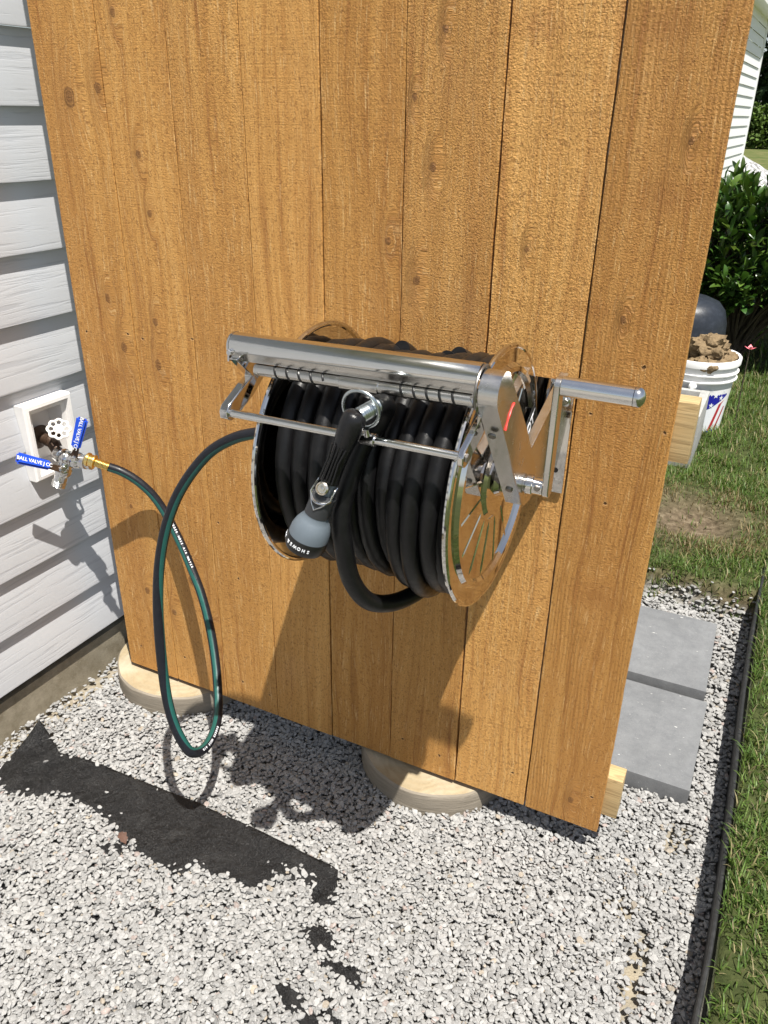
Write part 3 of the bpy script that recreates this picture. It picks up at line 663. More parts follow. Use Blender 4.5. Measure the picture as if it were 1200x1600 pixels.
# ================================================================== HOSE REEL
AY, AZ = -.2, .762; RD = .1757
reel = empty('hose_reel', (.80, -.003, AZ), 'polished stainless steel hose reel bolted to the wooden fence', 'hose reel')
def disc(cx, cy, cz, s, name):
    mb = MB()
    pr = [(.0, .010), (.020, .010), (.024, .004), (.050, .004), (.056, .0), (.137, .0), (.1405, .0050), (.147, .0050), (.1515, .0), (RD-.006, .0)]
    for k in range(9):
        t = math.pi*.5 - math.pi*1.5*k/8*1.0; pr.append((RD-.004+.004*math.cos(math.pi*.75-math.pi*1.5*k/8), .000+.004*math.sin(math.pi*.75-math.pi*1.5*k/8)-.0028))
    pr += [(RD-.007, -.0016), (.0, -.0016)]
    mb.lathe([(r_, h*s) for r_, h in pr], (cx, cy, cz), (1, 0, 0), 256)
    o = mb.build(name, M['mirror'], reel, angle=30)
    rb = MB()
    for k in range(16):
        a_ = R(6+22.5*k); d = Vector((0, math.cos(a_), math.sin(a_))); t_ = Vector((0, -math.sin(a_), math.cos(a_))); c = Vector((cx, cy, cz)); X = Vector((s, 0, 0))
        r0, r1 = .060, .134; w = .0020; pts_ = []
        for r_, ww, hh in ((r0, w*.5, .0002), (r0+.008, w, .0013), (r1-.008, w, .0013), (r1, w*.5, .0002)):
            pts_ += [c+d*r_+t_*ww+X*.0001, c+d*r_+X*hh, c+d*r_-t_*ww+X*.0001]
        rb.add(pts_, [(i*3+j, (i+1)*3+j, (i+1)*3+j+1, i*3+j+1) for i in range(3) for j in range(2)], 0, False)
    rb.build('rib', M['mirror'], o); return o
dr = disc(.931, AY, AZ, 1, 'side_disc'); dl = disc(.660, AY+.0037, AZ-.0036, -1, 'side_disc')
mb = MB(); mb.cyl((.664, AY, AZ), (.928, AY, AZ), .055, 40); mb.build('drum', M['satin'], reel)
# decal on the outer face of the right disc
dc = MB(); zc_ = .932
pl = [Vector((0.9362, y, z)) for y, z in ((-.108, .796), (-.062, .826), (-.043, .800), (-.089, .770))]
dc.add(pl+[p-Vector((.0012, 0, 0)) for p in pl], [(0, 1, 2, 3), (7, 6, 5, 4), (0, 4, 5, 1), (1, 5, 6, 2), (2, 6, 7, 3), (3, 7, 4, 0)], 0, False)
dco = dc.build('decal', M['black0'], dr)
ux = Vector((0, .84, .54)); uy = Vector((0, -.54, .84)); text('OT', .022, frame((.9365, -.0775, .7965), ux, uy), M['txt'], dco, bold=.0006)
for k in range(3):
    lb = MB(); c0 = Vector((.9364, -.0745, .8085)); lb.add([c0+ux*-.016+uy*.0012, c0+ux*.016+uy*.0012, c0+ux*.016-uy*.0012, c0-ux*.016-uy*.0012], [(0, 1, 2, 3)], 0, False); 
    if k == 0: lb.build('printed_line', M['txt'], dco)
# axle, hub
mb = MB(); mb.cyl((.935, AY, AZ), (.995, AY, AZ), .0115, 32); mb.cyl((.941, AY, AZ), (.949, AY, AZ), .020, 6, ch=.001); mb.cyl((.949, AY, AZ), (.956, AY, AZ), .015, 32, ch=.001); mb.cyl((.972, AY, AZ), (.982, AY, AZ), .0135, 32, ch=.001); mb.build('axle', M['mirror'], reel)
mb = MB(); mb.cyl((.630, AY, AZ-.003), (.655, AY, AZ-.003), .0115, 32); mb.build('inlet_pipe', M['mirror'], reel)
mb = MB(); mb.cyl((.989, AY-.0110, AZ+.002), (.989, AY-.0135, AZ+.002), .0042, 16, ch=.0006); mb.build('screw', M['gunmetal'], reel)
# hood
HY, HZ, HR = -.3240, .9272, .0165
mb = MB(); out = []; inn = []
for k in range(29):
    a_ = R(200-(200+28)*k/28) ; out.append((HY+HR*math.cos(a_), HZ+HR*math.sin(a_))); inn.append((HY+(HR-.0016)*math.cos(a_), HZ+(HR-.0016)*math.sin(a_)))
mb.prism(out+inn[::-1], .617, .9435)
o = mb.build('hood', M['steel'], reel, angle=25)
for p in o.data.polygons: p.use_smooth = True
o.data.set_sharp_from_angle(angle=R(25))
mb = MB(); mb.prism([(HY-.0173, HZ-.0045), (HY-.0118, HZ-.0152), (HY-.0095, HZ-.0146), (HY-.0152, HZ-.0036)], .619, .943); mb.box((.619, HY-.0110, HZ-.0162), (.943, HY+.008, HZ-.0146), ch=.0006); mb.build('hood_lip', M['satin'], reel)
for x0, nm in ((.6155, 'hood_end_cap'), ):
    mb = MB(); poly = [(HY+(HR+.0005)*math.cos(R(a_)), HZ+(HR+.0005)*math.sin(R(a_))) for a_ in range(-28, 205, 8)]+[(HY-.0168, HZ-.017), (HY+.0135, HZ-.017)]
    mb.prism(poly, x0-.0015, x0+.0012); mb.cyl((x0+.004, HY-.0160, HZ-.005), (x0+.004, HY-.0205, HZ-.005), .0042, 6, ch=.0006); mb.build(nm, M['chrome'], reel, bevel=.0005)
# spring tube under the hood lip
sp = MB(); SY, SZ = -.333, .9025
sp.cyl((.652, SY, SZ), (.940, SY, SZ), .0078, 20); spo = sp.build('spring_tube', M['satin'], reel)
sp = MB(); sp.cyl((.772, SY, SZ-.0005), (.824, SY, SZ-.0005), .0088, 24, ch=.001); sp.cyl((.758, SY, SZ), (.770, SY, SZ), .0079, 24, ch=.0008); sp.cyl((.826, SY, SZ), (.838, SY, SZ), .0079, 24, ch=.0008); sp.build('sleeve', M['satin'], spo)
for (xa, xb) in ((.676, .752), (.846, .925)):
    q = []; nturn = 4.5 if xa < .7 else 5
    for k in range(int(nturn*24)+1):
        a_ = 2*math.pi*k/24; q.append((xa+(xb-xa)*k/(nturn*24), SY+.0070*math.cos(a_), SZ+.0070*math.sin(a_)))
    sp = MB(); sp.tube(q, .0019, 8); sp.build('dark_slots', M['black0'], spo)  # black helix puts in the dark of the slots in the tube
for o in bpy.data.objects:      # the hood sits a touch higher at the crank end
    if o.name.split('.')[0] in ('hood', 'hood_lip', 'hood_end_cap', 'spring_tube', 'sleeve', 'dark_slots'):
        for v in o.data.vertices: v.co.z += (v.co.x+.80-.617)/.328*.0065
# guide arms and rail
arm = [(-.353, .9180), (-.323, .8895), (-.340, .8830), (-.3745, .8660), (-.3800, .8590), (-.3795, .8500), (-.3720, .8450), (-.3630, .8465), (-.322, .8640), (-.293, .8840), (-.288, .9120), (-.300, .922), (-.338, .922)]
for x0, x1 in ((.6255, .6375), (.9400, .9475)):
    mb = MB(); mb.prism(arm, x0, x1); mb.build('guide_arm', M['mirror'], reel, bevel=.0012)
mb = MB(); mb.cyl((.6375, -.3715, .8555), (.9405, -.3715, .8575), .0052, 24); ro = mb.build('guide_rail', M['steel'], reel)
mb = MB(); mb.cyl((.9475, -.3715, .857), (.9505, -.3715, .857), .0052, 6, ch=.0006); mb.build('bolt', M['gunmetal'], ro)
# ring clip on the rail
mb = MB(); ca = (.822, -.3775, .8935); mb.tube([(ca[0]+.0225*math.cos(2*math.pi*k/48), ca[1]-.004*math.sin(2*math.pi*k/48), ca[2]+.0225*math.sin(2*math.pi*k/48)) for k in range(48)], .0022, 12, closed=True); mb.build('hanger_ring', M['zinc'], ro)
mb = MB(); mb.cyl((.820, -.3715, .8567), (.838, -.3715, .8568), .0078, 24, ch=.0006); mb.tube([(.829, -.374, .862), (.828, -.376, .870)], [.0045, .0035], 12); mb.build('ring_clip', M['chrome'], ro)
# blade shaped side guard
cyb, czb, rb_ = -.3255, .9205, .0240
front = [(cyb+rb_*math.cos(R(a_)), czb+rb_*math.sin(R(a_))) for a_ in range(30, 215, 8)]
tail = [(-.207, .7335), (-.196, .7280), (-.170, .7265), (-.158, .735), (-.154, .764), (-.168, .781), (-.2225, .8470)]
mb = MB(); mb.prism(front+tail, .9690, .9708)
path = front+tail[:1]; thick = .0016; vs = []
for i, (y, z) in enumerate(path):
    a0 = Vector(path[max(0, i-1)]); a1 = Vector(path[min(len(path)-1, i+1)]); t_ = (a1-a0).normalized(); nn_ = Vector((-t_.y, t_.x))
    if (Vector((cyb+.05, czb-.05))-Vector((y, z))).dot(nn_) < 0: nn_ = -nn_
    for x in (.9480, .9690): vs += [(x, y, z), (x, y+nn_.x*thick, z+nn_.y*thick)]
mb.add(vs, [(i*4+a, (i+1)*4+a, (i+1)*4+b_, i*4+b_) for i in range(len(path)-1) for a, b_ in ((0, 2), (2, 3), (3, 1), (1, 0))], 0, True)
bo = mb.build('side_guard', M['satin'], reel, angle=30)
for (y, z) in ((-.3205, .8665), (-.2325, .7635)):
    mb = MB(); nrm = Vector((0, -.76, -.65)).normalized(); c = Vector((.9585, y, z)); mb.cyl(c-nrm*.002, c+nrm*.0012, .0048, 20, ch=.0006); mb.cyl(c+nrm*.0011, c+nrm*.0014, .0026, 6)
    mb.build('screw', M['gunmetal'], bo)
mb = MB(); pts_ = smooth_path([(.9712, -.287, .898), (.9712, -.296, .893), (.9712, -.305, .884), (.9712, -.3125, .873)], 5); mb.tube(pts_, [.0011+.0003*math.sin(i) for i in range(len(pts_))], 8); mb.build('red_reflection', M['red'], bo)  # red reflection painted on the guard as a thin raised line
mb = MB(); cc = [(.9458, cyb+(rb_+.0025)*math.cos(2*math.pi*k/48), czb+.0005+(rb_+.0025)*math.sin(2*math.pi*k/48)) for k in range(-8, 30)]; mb.tube(cc, .0017, 8); mb.build('collar', M['gunmetal'], bo)
# wall bracket
mb = MB(); mb.box((.920, -.0045, .667), (.977, -.0012, .846), ch=.0008); mb.box((.68, -.0043, .824), (.9195, -.0013, .846), ch=.0008); mb.box((.62, -.0045, .667), (.679, -.0012, .846), ch=.0008)
wp = mb.build('wall_plate', M['mirror'], reel)
for x, z in ((.946, .815), (.966, .815)):
    mb = MB()
    mb.cyl((x, -.0045, z), (x, -.0062, z), .0080, 20, ch=.0005); mb.cyl((x, -.0062, z), (x, -.0105, z), .0052, 6, ch=.0006)
    mb.build('bolt', M['chrome'], wp)
mb = MB(); mb.cyl((.963, -.0046, .704), (.963, -.0050, .704), .0042, 20); mb.build('bolt_hole', M['black0'], wp)
for x in (.9590, .640):
    mb = MB(); mb.prism([(-.0045, .6900), (-.0045, .838), (-.19, .784), (-.215, .780), (-.222, .762), (-.215, .744), (-.195, .738)], x-.0012, x+.0012)
    mb.prism([(-.0045, .8555), (-.0045, .8575), (-.198, .7905), (-.198, .7885)], x-.0060, x+.0065); mb.prism([(-.0045, .838), (-.0045, .8555), (-.198, .7885), (-.19, .782)], x-.0012, x+.0012)
    mb.build('bracket_arm', M['satin'] if x > .9 else M['mirror'], reel, bevel=.0004)
# crank
mb = MB(); CY = -.2; poly = []
for a_ in range(180, 361, 15): poly.append((CY+.0108*math.cos(R(a_)), .7600+.0108*math.sin(R(a_))))
for a_ in range(0, 181, 15): poly.append((CY+.0108*math.cos(R(a_)), .8985+.0108*math.sin(R(a_))))
mb.prism(poly, .9950, 1.0035); co = mb.build('crank_arm', M['satin'], reel, bevel=.0012)
mb = MB(); mb.cyl((1.0035, CY, .8985), (1.089, CY, .8985), .0122, 40, ch=.0004); ho = mb.build('crank_handle', M['steel'], co)
mb = MB(); pr = [(.0124, 0), (.0124, .003)]+[(.0124*math.cos(R(a_)), .003+.0095*math.sin(R(a_))) for a_ in range(10, 91, 10)]; mb.lathe(pr, (1.0893, CY, .8985), (1, 0, 0), 40); mb.build('end_cap', M['chrome'], ho)

# ================================================================== HOSE ON THE REEL
HRAD = .0122
def coil():
    pts = []; n = 10; step = 30; total = n*step
    for i in range(total+1):
        t = i/step; a_ = 2*math.pi*t; x = .677+(.917-.677)*(t/n)
        w = .1385+.008*mn.noise(Vector((t*1.3, 2, 0)))+.004*mn.noise(Vector((t*5, 7, 0)))
        y = AY+w*math.cos(a_); z = AZ+w*math.sin(a_)*(1. if math.sin(a_) > 0 else 1.08+.10*mn.noise(Vector((math.floor(t+.25)*1.7, 5, 1)))); x += .004*mn.noise(Vector((t*2.1, 0, 9)))
        pts.append(Vector((x, y, z)))
    return pts
hose = empty('garden_hose', (.80, -.2, .60), 'thick black rubber garden hose wound around the drum of the steel reel', 'hose')
mb = MB(); mb.tube(coil(), HRAD, 16)
# under layer, fills the gaps between the visible turns
pts = []
for i in range(9*24+1):
    t = i/24; a_ = -2*math.pi*t; w = .108+.004*mn.noise(Vector((t*1.1, 8, 0))); pts.append(Vector((.905-(.905-.69)*(t/9), AY+w*math.cos(a_), AZ+w*math.sin(a_))))
mb.tube(pts, HRAD, 14)
mb.build('wound_turns', M['hose'], hose)
# loose turns hanging lower than the drum
def loop(x0, x1, wy, up_, dn, yo=0, a0=60, a1=420, n=60):
    q = []
    for i in range(n+1):
        a_ = R(a0+(a1-a0)*i/n); s_ = math.sin(a_); x = x0+(x1-x0)*i/n
        q.append(Vector((x, AY+yo*max(0, -s_)+wy*math.cos(a_), AZ+(up_ if s_ > 0 else dn)*s_)))
    return q
mb = MB()
mb.tube(loop(.908, .880, .150, .146, .152, -.004, 70, 430), HRAD, 16)
mb.tube(loop(.885, .852, .151, .145, .168, -.006, 70, 430), HRAD, 16)
mb.tube(loop(.862, .832, .146, .142, .160, -.004, 70, 430), HRAD, 16)
mb.tube(loop(.735, .765, .148, .147, .146, -.004, 60, 430), HRAD, 16)
mb.build('loose_turns', M['hose'], hose)
# end of the hose: from the nozzle back through the ring, round under the reel and up the front
end = smooth_path([(.8330, -.364, .8940), (.8350, -.350, .893), (.8330, -.338, .884), (.822, -.335, .862), (.806, -.350, .830), (.793, -.372, .76), (.797, -.373, .70), (.801, -.360, .650), (.813, -.333, .609), (.833, -.288, .590), (.853, -.23, .592), (.868, -.16, .614), (.872, -.11, .65), (.868, -.06, .72), (.86, -.05, .80), (.85, -.09, .87), (.845, -.14, .90)], 7)
mb = MB(); mb.tube(end, HRAD, 18); mb.build('free_end', M['hose'], hose)

# ---- nozzle
noz = empty('hose_nozzle', (.79, -.405, .80), 'black and grey spray nozzle hanging from the wire ring in front of the reel', 'hose nozzle')
A0 = Vector((.8225, -.396, .8870)); A1 = Vector((.7645, -.4145, .7215)); ax = (A1-A0).normalized(); LN = (A1-A0).length
LN2 = (A1-A0).length/.1945; sx_ = ax.cross(Vector((0, -1, 0))).normalized(); fr_ = sx_.cross(ax).normalized()
if fr_.y > 0: fr_ = -fr_
def sc_(pr_): return [(r_, h_*LN2) for r_, h_ in pr_]
body = [(.0, -.012), (.0075, -.0112), (.0118, -.008), (.0140, -.002), (.0147, .006), (.0143, .016), (.0134, .026), (.0120, .036), (.0110, .050), (.0106, .066), (.0108, .082), (.0116, .090), (.0100, .0905), (.0, .0906)]
mb = MB(); mb.lathe(sc_(body), A0, ax, 40); no = mb.build('body', M['black'], noz)
mb = MB()
for k in range(5):
    t_ = (k-2)*.0035; mb.tube([A0+ax*.036*LN2+sx_*t_*1.3+fr_*.0118, A0+ax*.055*LN2+sx_*t_+fr_*.0128, A0+ax*.086*LN2+sx_*t_*1.2+fr_*.0122], .0014, 8)
mb.build('grip_rib', M['black'], no)
c0 = Vector((.8265, -.393, .8905)); fd_ = Vector((.22, .96, .12)).normalized(); mb = MB(); pr = [(.0078, 0)]
for k in range(9): pr += [(.0084, .002+.0034*k), (.0094, .0034+.0034*k), (.0084, .0050+.0034*k)]
pr += [(.008, .0325), (.0, .0327)]; mb.lathe(pr, c0, fd_, 32); mb.build('ferrule', M['zinc'], noz)
mb = MB(); mb.lathe(sc_([(.0, .088), (.0095, .088), (.0100, .108), (.0, .109)]), A0, ax, 24); c1 = A0+ax*.0985*LN2; mb.build('neck', M['greyp'], noz)
mb = MB(); mb.lathe([(.0052, 0), (.0052, .004), (.0076, .005), (.0078, .010), (.0062, .0115), (.0056, .0095), (.0034, .0095), (.0032, .0115), (.0, .0118)], c1+fr_*.006, (fr_-ax*.25), 32); mb.build('valve_knob', M['nickel'], noz)
mb = MB(); q = [c1+sx_*.0125-ax*.006+fr_*.002, c1+sx_*.0128+ax*.004+fr_*.009, c1+sx_*.0135+ax*.010+fr_*.010, c1+sx_*.006+ax*.021+fr_*.014, c1+ax*.0275+fr_*.0155, c1-sx_*.006+ax*.021+fr_*.014, c1-sx_*.0135+ax*.010+fr_*.010, c1-sx_*.0128+ax*.004+fr_*.009, c1-sx_*.0125-ax*.006+fr_*.002]
mb.tube(q, .0012, 8); mb.tube([c1+sx_*.0120*math.cos(t_)+ax*.011+fr_*(.004+.012*math.sin(t_))+ax*.006*math.sin(t_) for t_ in [math.pi*k/12 for k in range(13)]], .0015, 8); mb.build('wire_latch', M['chrome'], noz)
mb = MB(); mb.lathe(sc_([(.0, .108), (.0118, .108), (.0150, .112), (.0150, .136), (.0154, .141), (.0, .142)]), A0, ax, 40); mb.build('barrel', M['dark'], noz)
mb = MB(); mb.lathe(sc_([(.0, .140), (.0150, .140), (.0154, .146), (.0180, .150), (.0215, .157), (.0240, .166), (.0246, .176), (.0, .1765)]), A0, ax, 56); mb.build('head', M['greyp'], noz)
mb = MB(); mb.lathe(sc_([(.0, .176), (.0251, .176), (.0256, .178), (.0256, .190), (.0232, .196), (.0208, .197), (.0202, .194), (.0, .196)]), A0, ax, 56); hd = mb.build('selector_ring', M['black0'], noz)
def ringtext(s, mid, dang, sz):
    for i, ch in enumerate(s):
        a_ = mid+(i-(len(s)-1)/2)*dang; d = (fr_*math.cos(a_)+sx_*math.sin(a_)); c = A0+ax*.1845*LN2+d*.0258
        text(ch, sz, frame(c, ax.cross(d)*1., ax*1.), M['txt'], hd, bold=.0001)
ringtext('SHOWER', R(-2), R(13), .0058); ringtext('FULL', R(-74) if sx_.x > 0 else R(74), R(12), .0058)

# ================================================================== LEADER HOSE
lead = empty('leader_hose', (.33, -.15, .30), 'black leader hose with teal stripe looping from the faucet valve to the reel', 'hose')
HP = [(.081,-.052,.546),(.104,-.044,.538),(.131,-.032,.518),(.159,-.022,.487),(.188,-.020,.445),(.226,-.032,.398),(.260,-.046,.354),(.292,-.062,.311),(.322,-.083,.263),(.349,-.108,.217),(.378,-.142,.172),(.408,-.185,.143),(.430,-.228,.1385),(.443,-.268,.143),(.445,-.298,.155),(.437,-.312,.176),(.412,-.31,.227),(.390,-.295,.300),(.374,-.27,.427),(.379,-.25,.532),(.405,-.23,.624),(.452,-.21,.697),(.501,-.20,.735),(.56,-.20,.757),(.62,-.20,.760),(.652,-.20,.760)]
pts = smooth_path(HP, 10); camp = Vector((1.217, -1.129, 1.192)); lc = Vector((.33, -.20, .36))
def hnorm(i):          # where the printed stripe faces along the hose (it twists slightly)
    t_ = (pts[min(len(pts)-1, i+1)]-pts[max(0, i-1)]).normalized(); v = (camp-pts[i]).normalized(); inn = (lc-pts[i]); inn = inn.normalized() if i > 62 else (inn+Vector((-.1, 0, -.35))).normalized()
    q = v*.74+inn*.70; q = (q-t_*q.dot(t_)).normalized(); w = t_.cross(q); o_ = -inn; o_ = (o_-t_*o_.dot(t_)-q*o_.dot(q)); return t_, q, (w if w.dot(o_) > 0 else -w)
HN = [hnorm(i) for i in range(len(pts))]
HS = []
for i in range(len(pts)):
    q = Vector((0, 0, 0)); 
    for k in range(-4, 5): q += HN[min(len(pts)-1, max(0, i+k))][1]
    t_ = HN[i][0]; q = (q-t_*q.dot(t_)).normalized(); HS.append(q)
mb = MB(); nn2 = 28; o_ = 0
for i, p in enumerate(pts):
    t_ = HN[i][0]; q = HS[i]; b_ = t_.cross(q)
    for k in range(nn2): a_ = 2*math.pi*(k-.5)/nn2; mb.v.append(tuple(p+(q*math.cos(a_)+b_*math.sin(a_))*.0090))
for i in range(len(pts)-1):
    for k in range(nn2):
        k2 = (k+1) % nn2; mb.f.append((i*nn2+k, i*nn2+k2, (i+1)*nn2+k2, (i+1)*nn2+k)); mb.m.append(1 if k in (0, 1, 27, 2) else 0); mb.sm.append(True)
lh = mb.build('jacket', [M['hoseb'], M['teal']], lead)
mb = MB(); d = (Vector(HP[1])-Vector(HP[0])).normalized(); c = Vector((.078, -.053, .5468)); pr = []
for k in range(10): pr += [(.0082, -.026+.0028*k), (.0092, -.0252+.0028*k), (.0082, -.0238+.0028*k)]
mb.lathe([(.0, -.0262)]+pr+[(.0098, .003), (.0, .0032)], c, d, 28)
mb.lathe([(.0, -.046), (.0125, -.046), (.0142, -.044), (.0142, -.0395), (.0122, -.038), (.0125, -.031), (.0140, -.030), (.0140, -.0275), (.011, -.026), (.0, -.0258)], c, d, 24)
mb.build('coupling', M['brass'], lead)
def hosetext(s, i0, sz=.0056):
    i = i0
    for ch in s:
        j = int(i)
        if ch != ' ' and j+1 < len(pts):
            p = pts[j].lerp(pts[j+1], i-j); t_ = (pts[j+1]-pts[j]).normalized(); q = HS[j].lerp(HS[j+1], i-j); q = (q-t_*q.dot(t_)).normalized(); sd_ = t_.cross(q); sgn = 1 if sd_.dot(HN[j][2]) > 0 else -1
            nrm = (q*math.cos(.80)+sd_*sgn*math.sin(.80)).normalized()
            text(ch, sz, frame(p+nrm*.0091, t_, nrm.cross(t_)), M['txt'], lh, bold=.0001)
        i += .0052/max((pts[min(len(pts)-1, j+1)]-pts[j]).length, 1e-4)
hosetext('RUBBER HOSE AIR WATER', 42); hosetext('RUBBER HOSE AIR', 118)

# ================================================================== FAUCET
fc = empty('faucet', (-.11, -.046, .574), 'bronze hose bibb with white round handwheel inside the wall box', 'faucet')
mb = MB(); mb.lathe([(.0, .0), (.025, .0), (.026, .003), (.020, .007), (.0125, .010), (.011, .022), (.0135, .024), (.0135, .032), (.0, .033)], (-.1135, -.046, .574), (1, 0, -.12), 36)
B0 = Vector((-.083, -.046, .571)); mb.tube([B0, (-.070, -.048, .566), (-.060, -.050, .553), (-.052, -.052, .545)], [.0125, .0135, .0125, .0120], 20); mb.cyl((-.070, -.048, .568), (-.047, -.052, .601), .0085, 16); mb.cyl((-.060, -.050, .583), (-.055, -.051, .590), .0115, 6)
mb.build('spout', M['rust'], fc)
wd = Vector((.55, -.42, .72)).normalized(); wcn = Vector((-.0400, -.055, .6065)); u1 = wd.orthogonal().normalized(); u2 = wd.cross(u1); mb = MB(); q = []
for k in range(64):
    a_ = 2*math.pi*k/64; r_ = .0205+.0016*math.cos(8*a_); q.append(wcn+(u1*math.cos(a_)+u2*math.sin(a_))*r_)
mb.tube(q, .0028, 10, closed=True)
mb.tube([wcn+(u1*math.cos(2*math.pi*k/32)+u2*math.sin(2*math.pi*k/32))*.0085+wd*.001 for k in range(32)], .0021, 8, closed=True)
for k in range(8):
    a_ = 2*math.pi*(k+.5)/8; d_ = u1*math.cos(a_)+u2*math.sin(a_); mb.tube([wcn+d_*.008, wcn+d_*.0195], .0017, 8)
mb.build('handwheel', M['white'], fc)
mb = MB(); mb.cyl(wcn-wd*.004, wcn+wd*.004, .0058, 8, ch=.0008); mb.cyl(wcn+wd*.004, wcn+wd*.0055, .0032, 12); mb.build('stem_nut', M['nickel'], fc)

sp_ = empty('hose_splitter', (-.03, -.055, .54), 'chromed two way hose valve with two blue levers below the faucet', 'hose splitter')
mb = MB(); I0 = Vector((-.0500, -.053, .5470)); J = Vector((-.024, -.061, .5470))
mb.cyl(I0-Vector((.007, -.002, -.002)), I0+Vector((.009, -.002, -.001)), .0175, 16, ch=.0014)
mb.tube([I0+Vector((.004, -.001, -.001)), J], [.0110, .0150], 20); mb.sphere(J, .0172, sub=3)
o1 = Vector((.018, -.054, .5455)); o2 = Vector((-.036, -.080, .4985))
mb.tube([J, J.lerp(o1, .35), J.lerp(o1, .7), o1], [.014, .0160, .0140, .0135], 20); mb.sphere(J.lerp(o1, .5), .0182, sub=3)
mb.tube([J, J.lerp(o2, .4), J.lerp(o2, .75), o2], [.014, .0162, .0140, .0140], 20); mb.sphere(J.lerp(o2, .5), .0182, sub=3)
d1 = (o1-J).normalized(); d2 = (o2-J).normalized()
mb.lathe([(.0, -.004), (.0150, -.004), (.0150, .003), (.0130, .004), (.0140, .008), (.0140, .016), (.0, .016)], o1, d1, 12)
pr = [(.0135, -.004)]
for k in range(4): pr += [(.0140, -.003+.0032*k), (.0152, -.0016+.0032*k), (.0140, -.0002+.0032*k)]
mb.lathe(pr+[(.0110, .010), (.0105, .002), (.0, .002)], o2, d2, 28)
mb.build('valve_body', M['chrome'], sp_)
def lever(piv, tip, nrm, wid=.0108, lab=''):
    piv = Vector(piv); tip = Vector(tip); L = (tip-piv); d_ = L.normalized(); nrm = Vector(nrm); nrm = (nrm-d_*nrm.dot(d_)).normalized(); w_ = d_.cross(nrm); Ln = L.length
    mb = MB(); mb.cyl(piv-nrm*.012, piv+nrm*.0015, .0072, 20, ch=.0006); mb.cyl(piv+nrm*.0015, piv+nrm*.0050, .0062, 6, ch=.0006); mb.build('lever_screw', M['chrome'], sp_)
    mb = MB(); q = []
    prof_ = [(0, .0068, 0), (.3, .0055, .001), (.36, .0055, .006), (1., .0055, .008)]
    for t_, ww, hh in prof_:
        c = piv+d_*(Ln*t_)+nrm*hh; q += [c+w_*ww-nrm*.001, c-w_*ww-nrm*.001, c-w_*ww+nrm*.001, c+w_*ww+nrm*.001]
    mb.add(q, [(i*4+j, (i+1)*4+j, (i+1)*4+(j+1) % 4, i*4+(j+1) % 4) for i in range(3) for j in range(4)]+[(0, 1, 2, 3), (12, 13, 14, 15)], 0, False); lv = mb.build('lever', M['rust'], sp_)
    mb = MB(); c0_ = piv+d_*(Ln*.30)+nrm*.0065; c1_ = tip+nrm*.0085; rot = Matrix((d_, w_, nrm)).transposed(); c = (c0_+c1_)/2; h = Vector(((c1_-c0_).length/2, wid, .0046))
    bm = bmesh.new(); bmesh.ops.create_cube(bm, size=2)
    for v in bm.verts: v.co = Vector((v.co.x*h.x, v.co.y*h.y*(1.05 if v.co.x > 0 else .85), v.co.z*h.z))
    bmesh.ops.bevel(bm, geom=bm.edges[:], offset=.0034, segments=4, affect='EDGES'); mb.addbm(bm, Matrix.Translation(c) @ rot.to_4x4())
    g_ = mb.build('lever_grip', M['blue'], lv)
    return c, d_, w_, nrm, h, g_
nl = Vector((.55, -.65, .5))
c, d_, w_, nr, h, g_ = lever(J.lerp(o2, .5)+nl.normalized()*.0185, (-.046, -.166, .583), (.80, -.18, .35))
text('BALL VALVE J CC', .0098, frame(c+nr*.0047, -d_, nr.cross(-d_)), M['txt'], g_, bold=.0002)
c, d_, w_, nr, h, g_ = lever(J.lerp(o1, .45)+nl.normalized()*.0185, (.036, -.055, .646), nl)
text('BALL VALVE J CC', .0098, frame(c+nr*.0047, -d_, nr.cross(-d_)), M['txt'], g_, bold=.0002)

# ================================================================== BEHIND THE FENCE
# cinder block lying with its cells up
cb_ = MB(); X0, X1, Y0, Y1, Z0, Z1 = .850, 1.044, 1.86, 2.20, -.01, .212
def blk(a, b): cb_.box(a, b, ch=.003)
blk((X0, Y0, Z0), (X0+.034, Y1, Z1)); blk((X1-.034, Y0, Z0), (X1, Y1, Z1))
for y in (Y0, (Y0+Y1)/2-.015, Y1-.030): blk((X0+.0335, y+.001, Z0+.001), (X1-.0335, y+.029, Z1-.001))
cb_.box((X0+.02, Y0+.02, Z0), (X1-.02, Y1-.02, Z0+.02))
tag(cb_.build('cinder_block', M['block'], None, (.947, 2.03, 0)), 'grey hollow concrete block sitting in the grass beside the white bucket', 'cinder block')
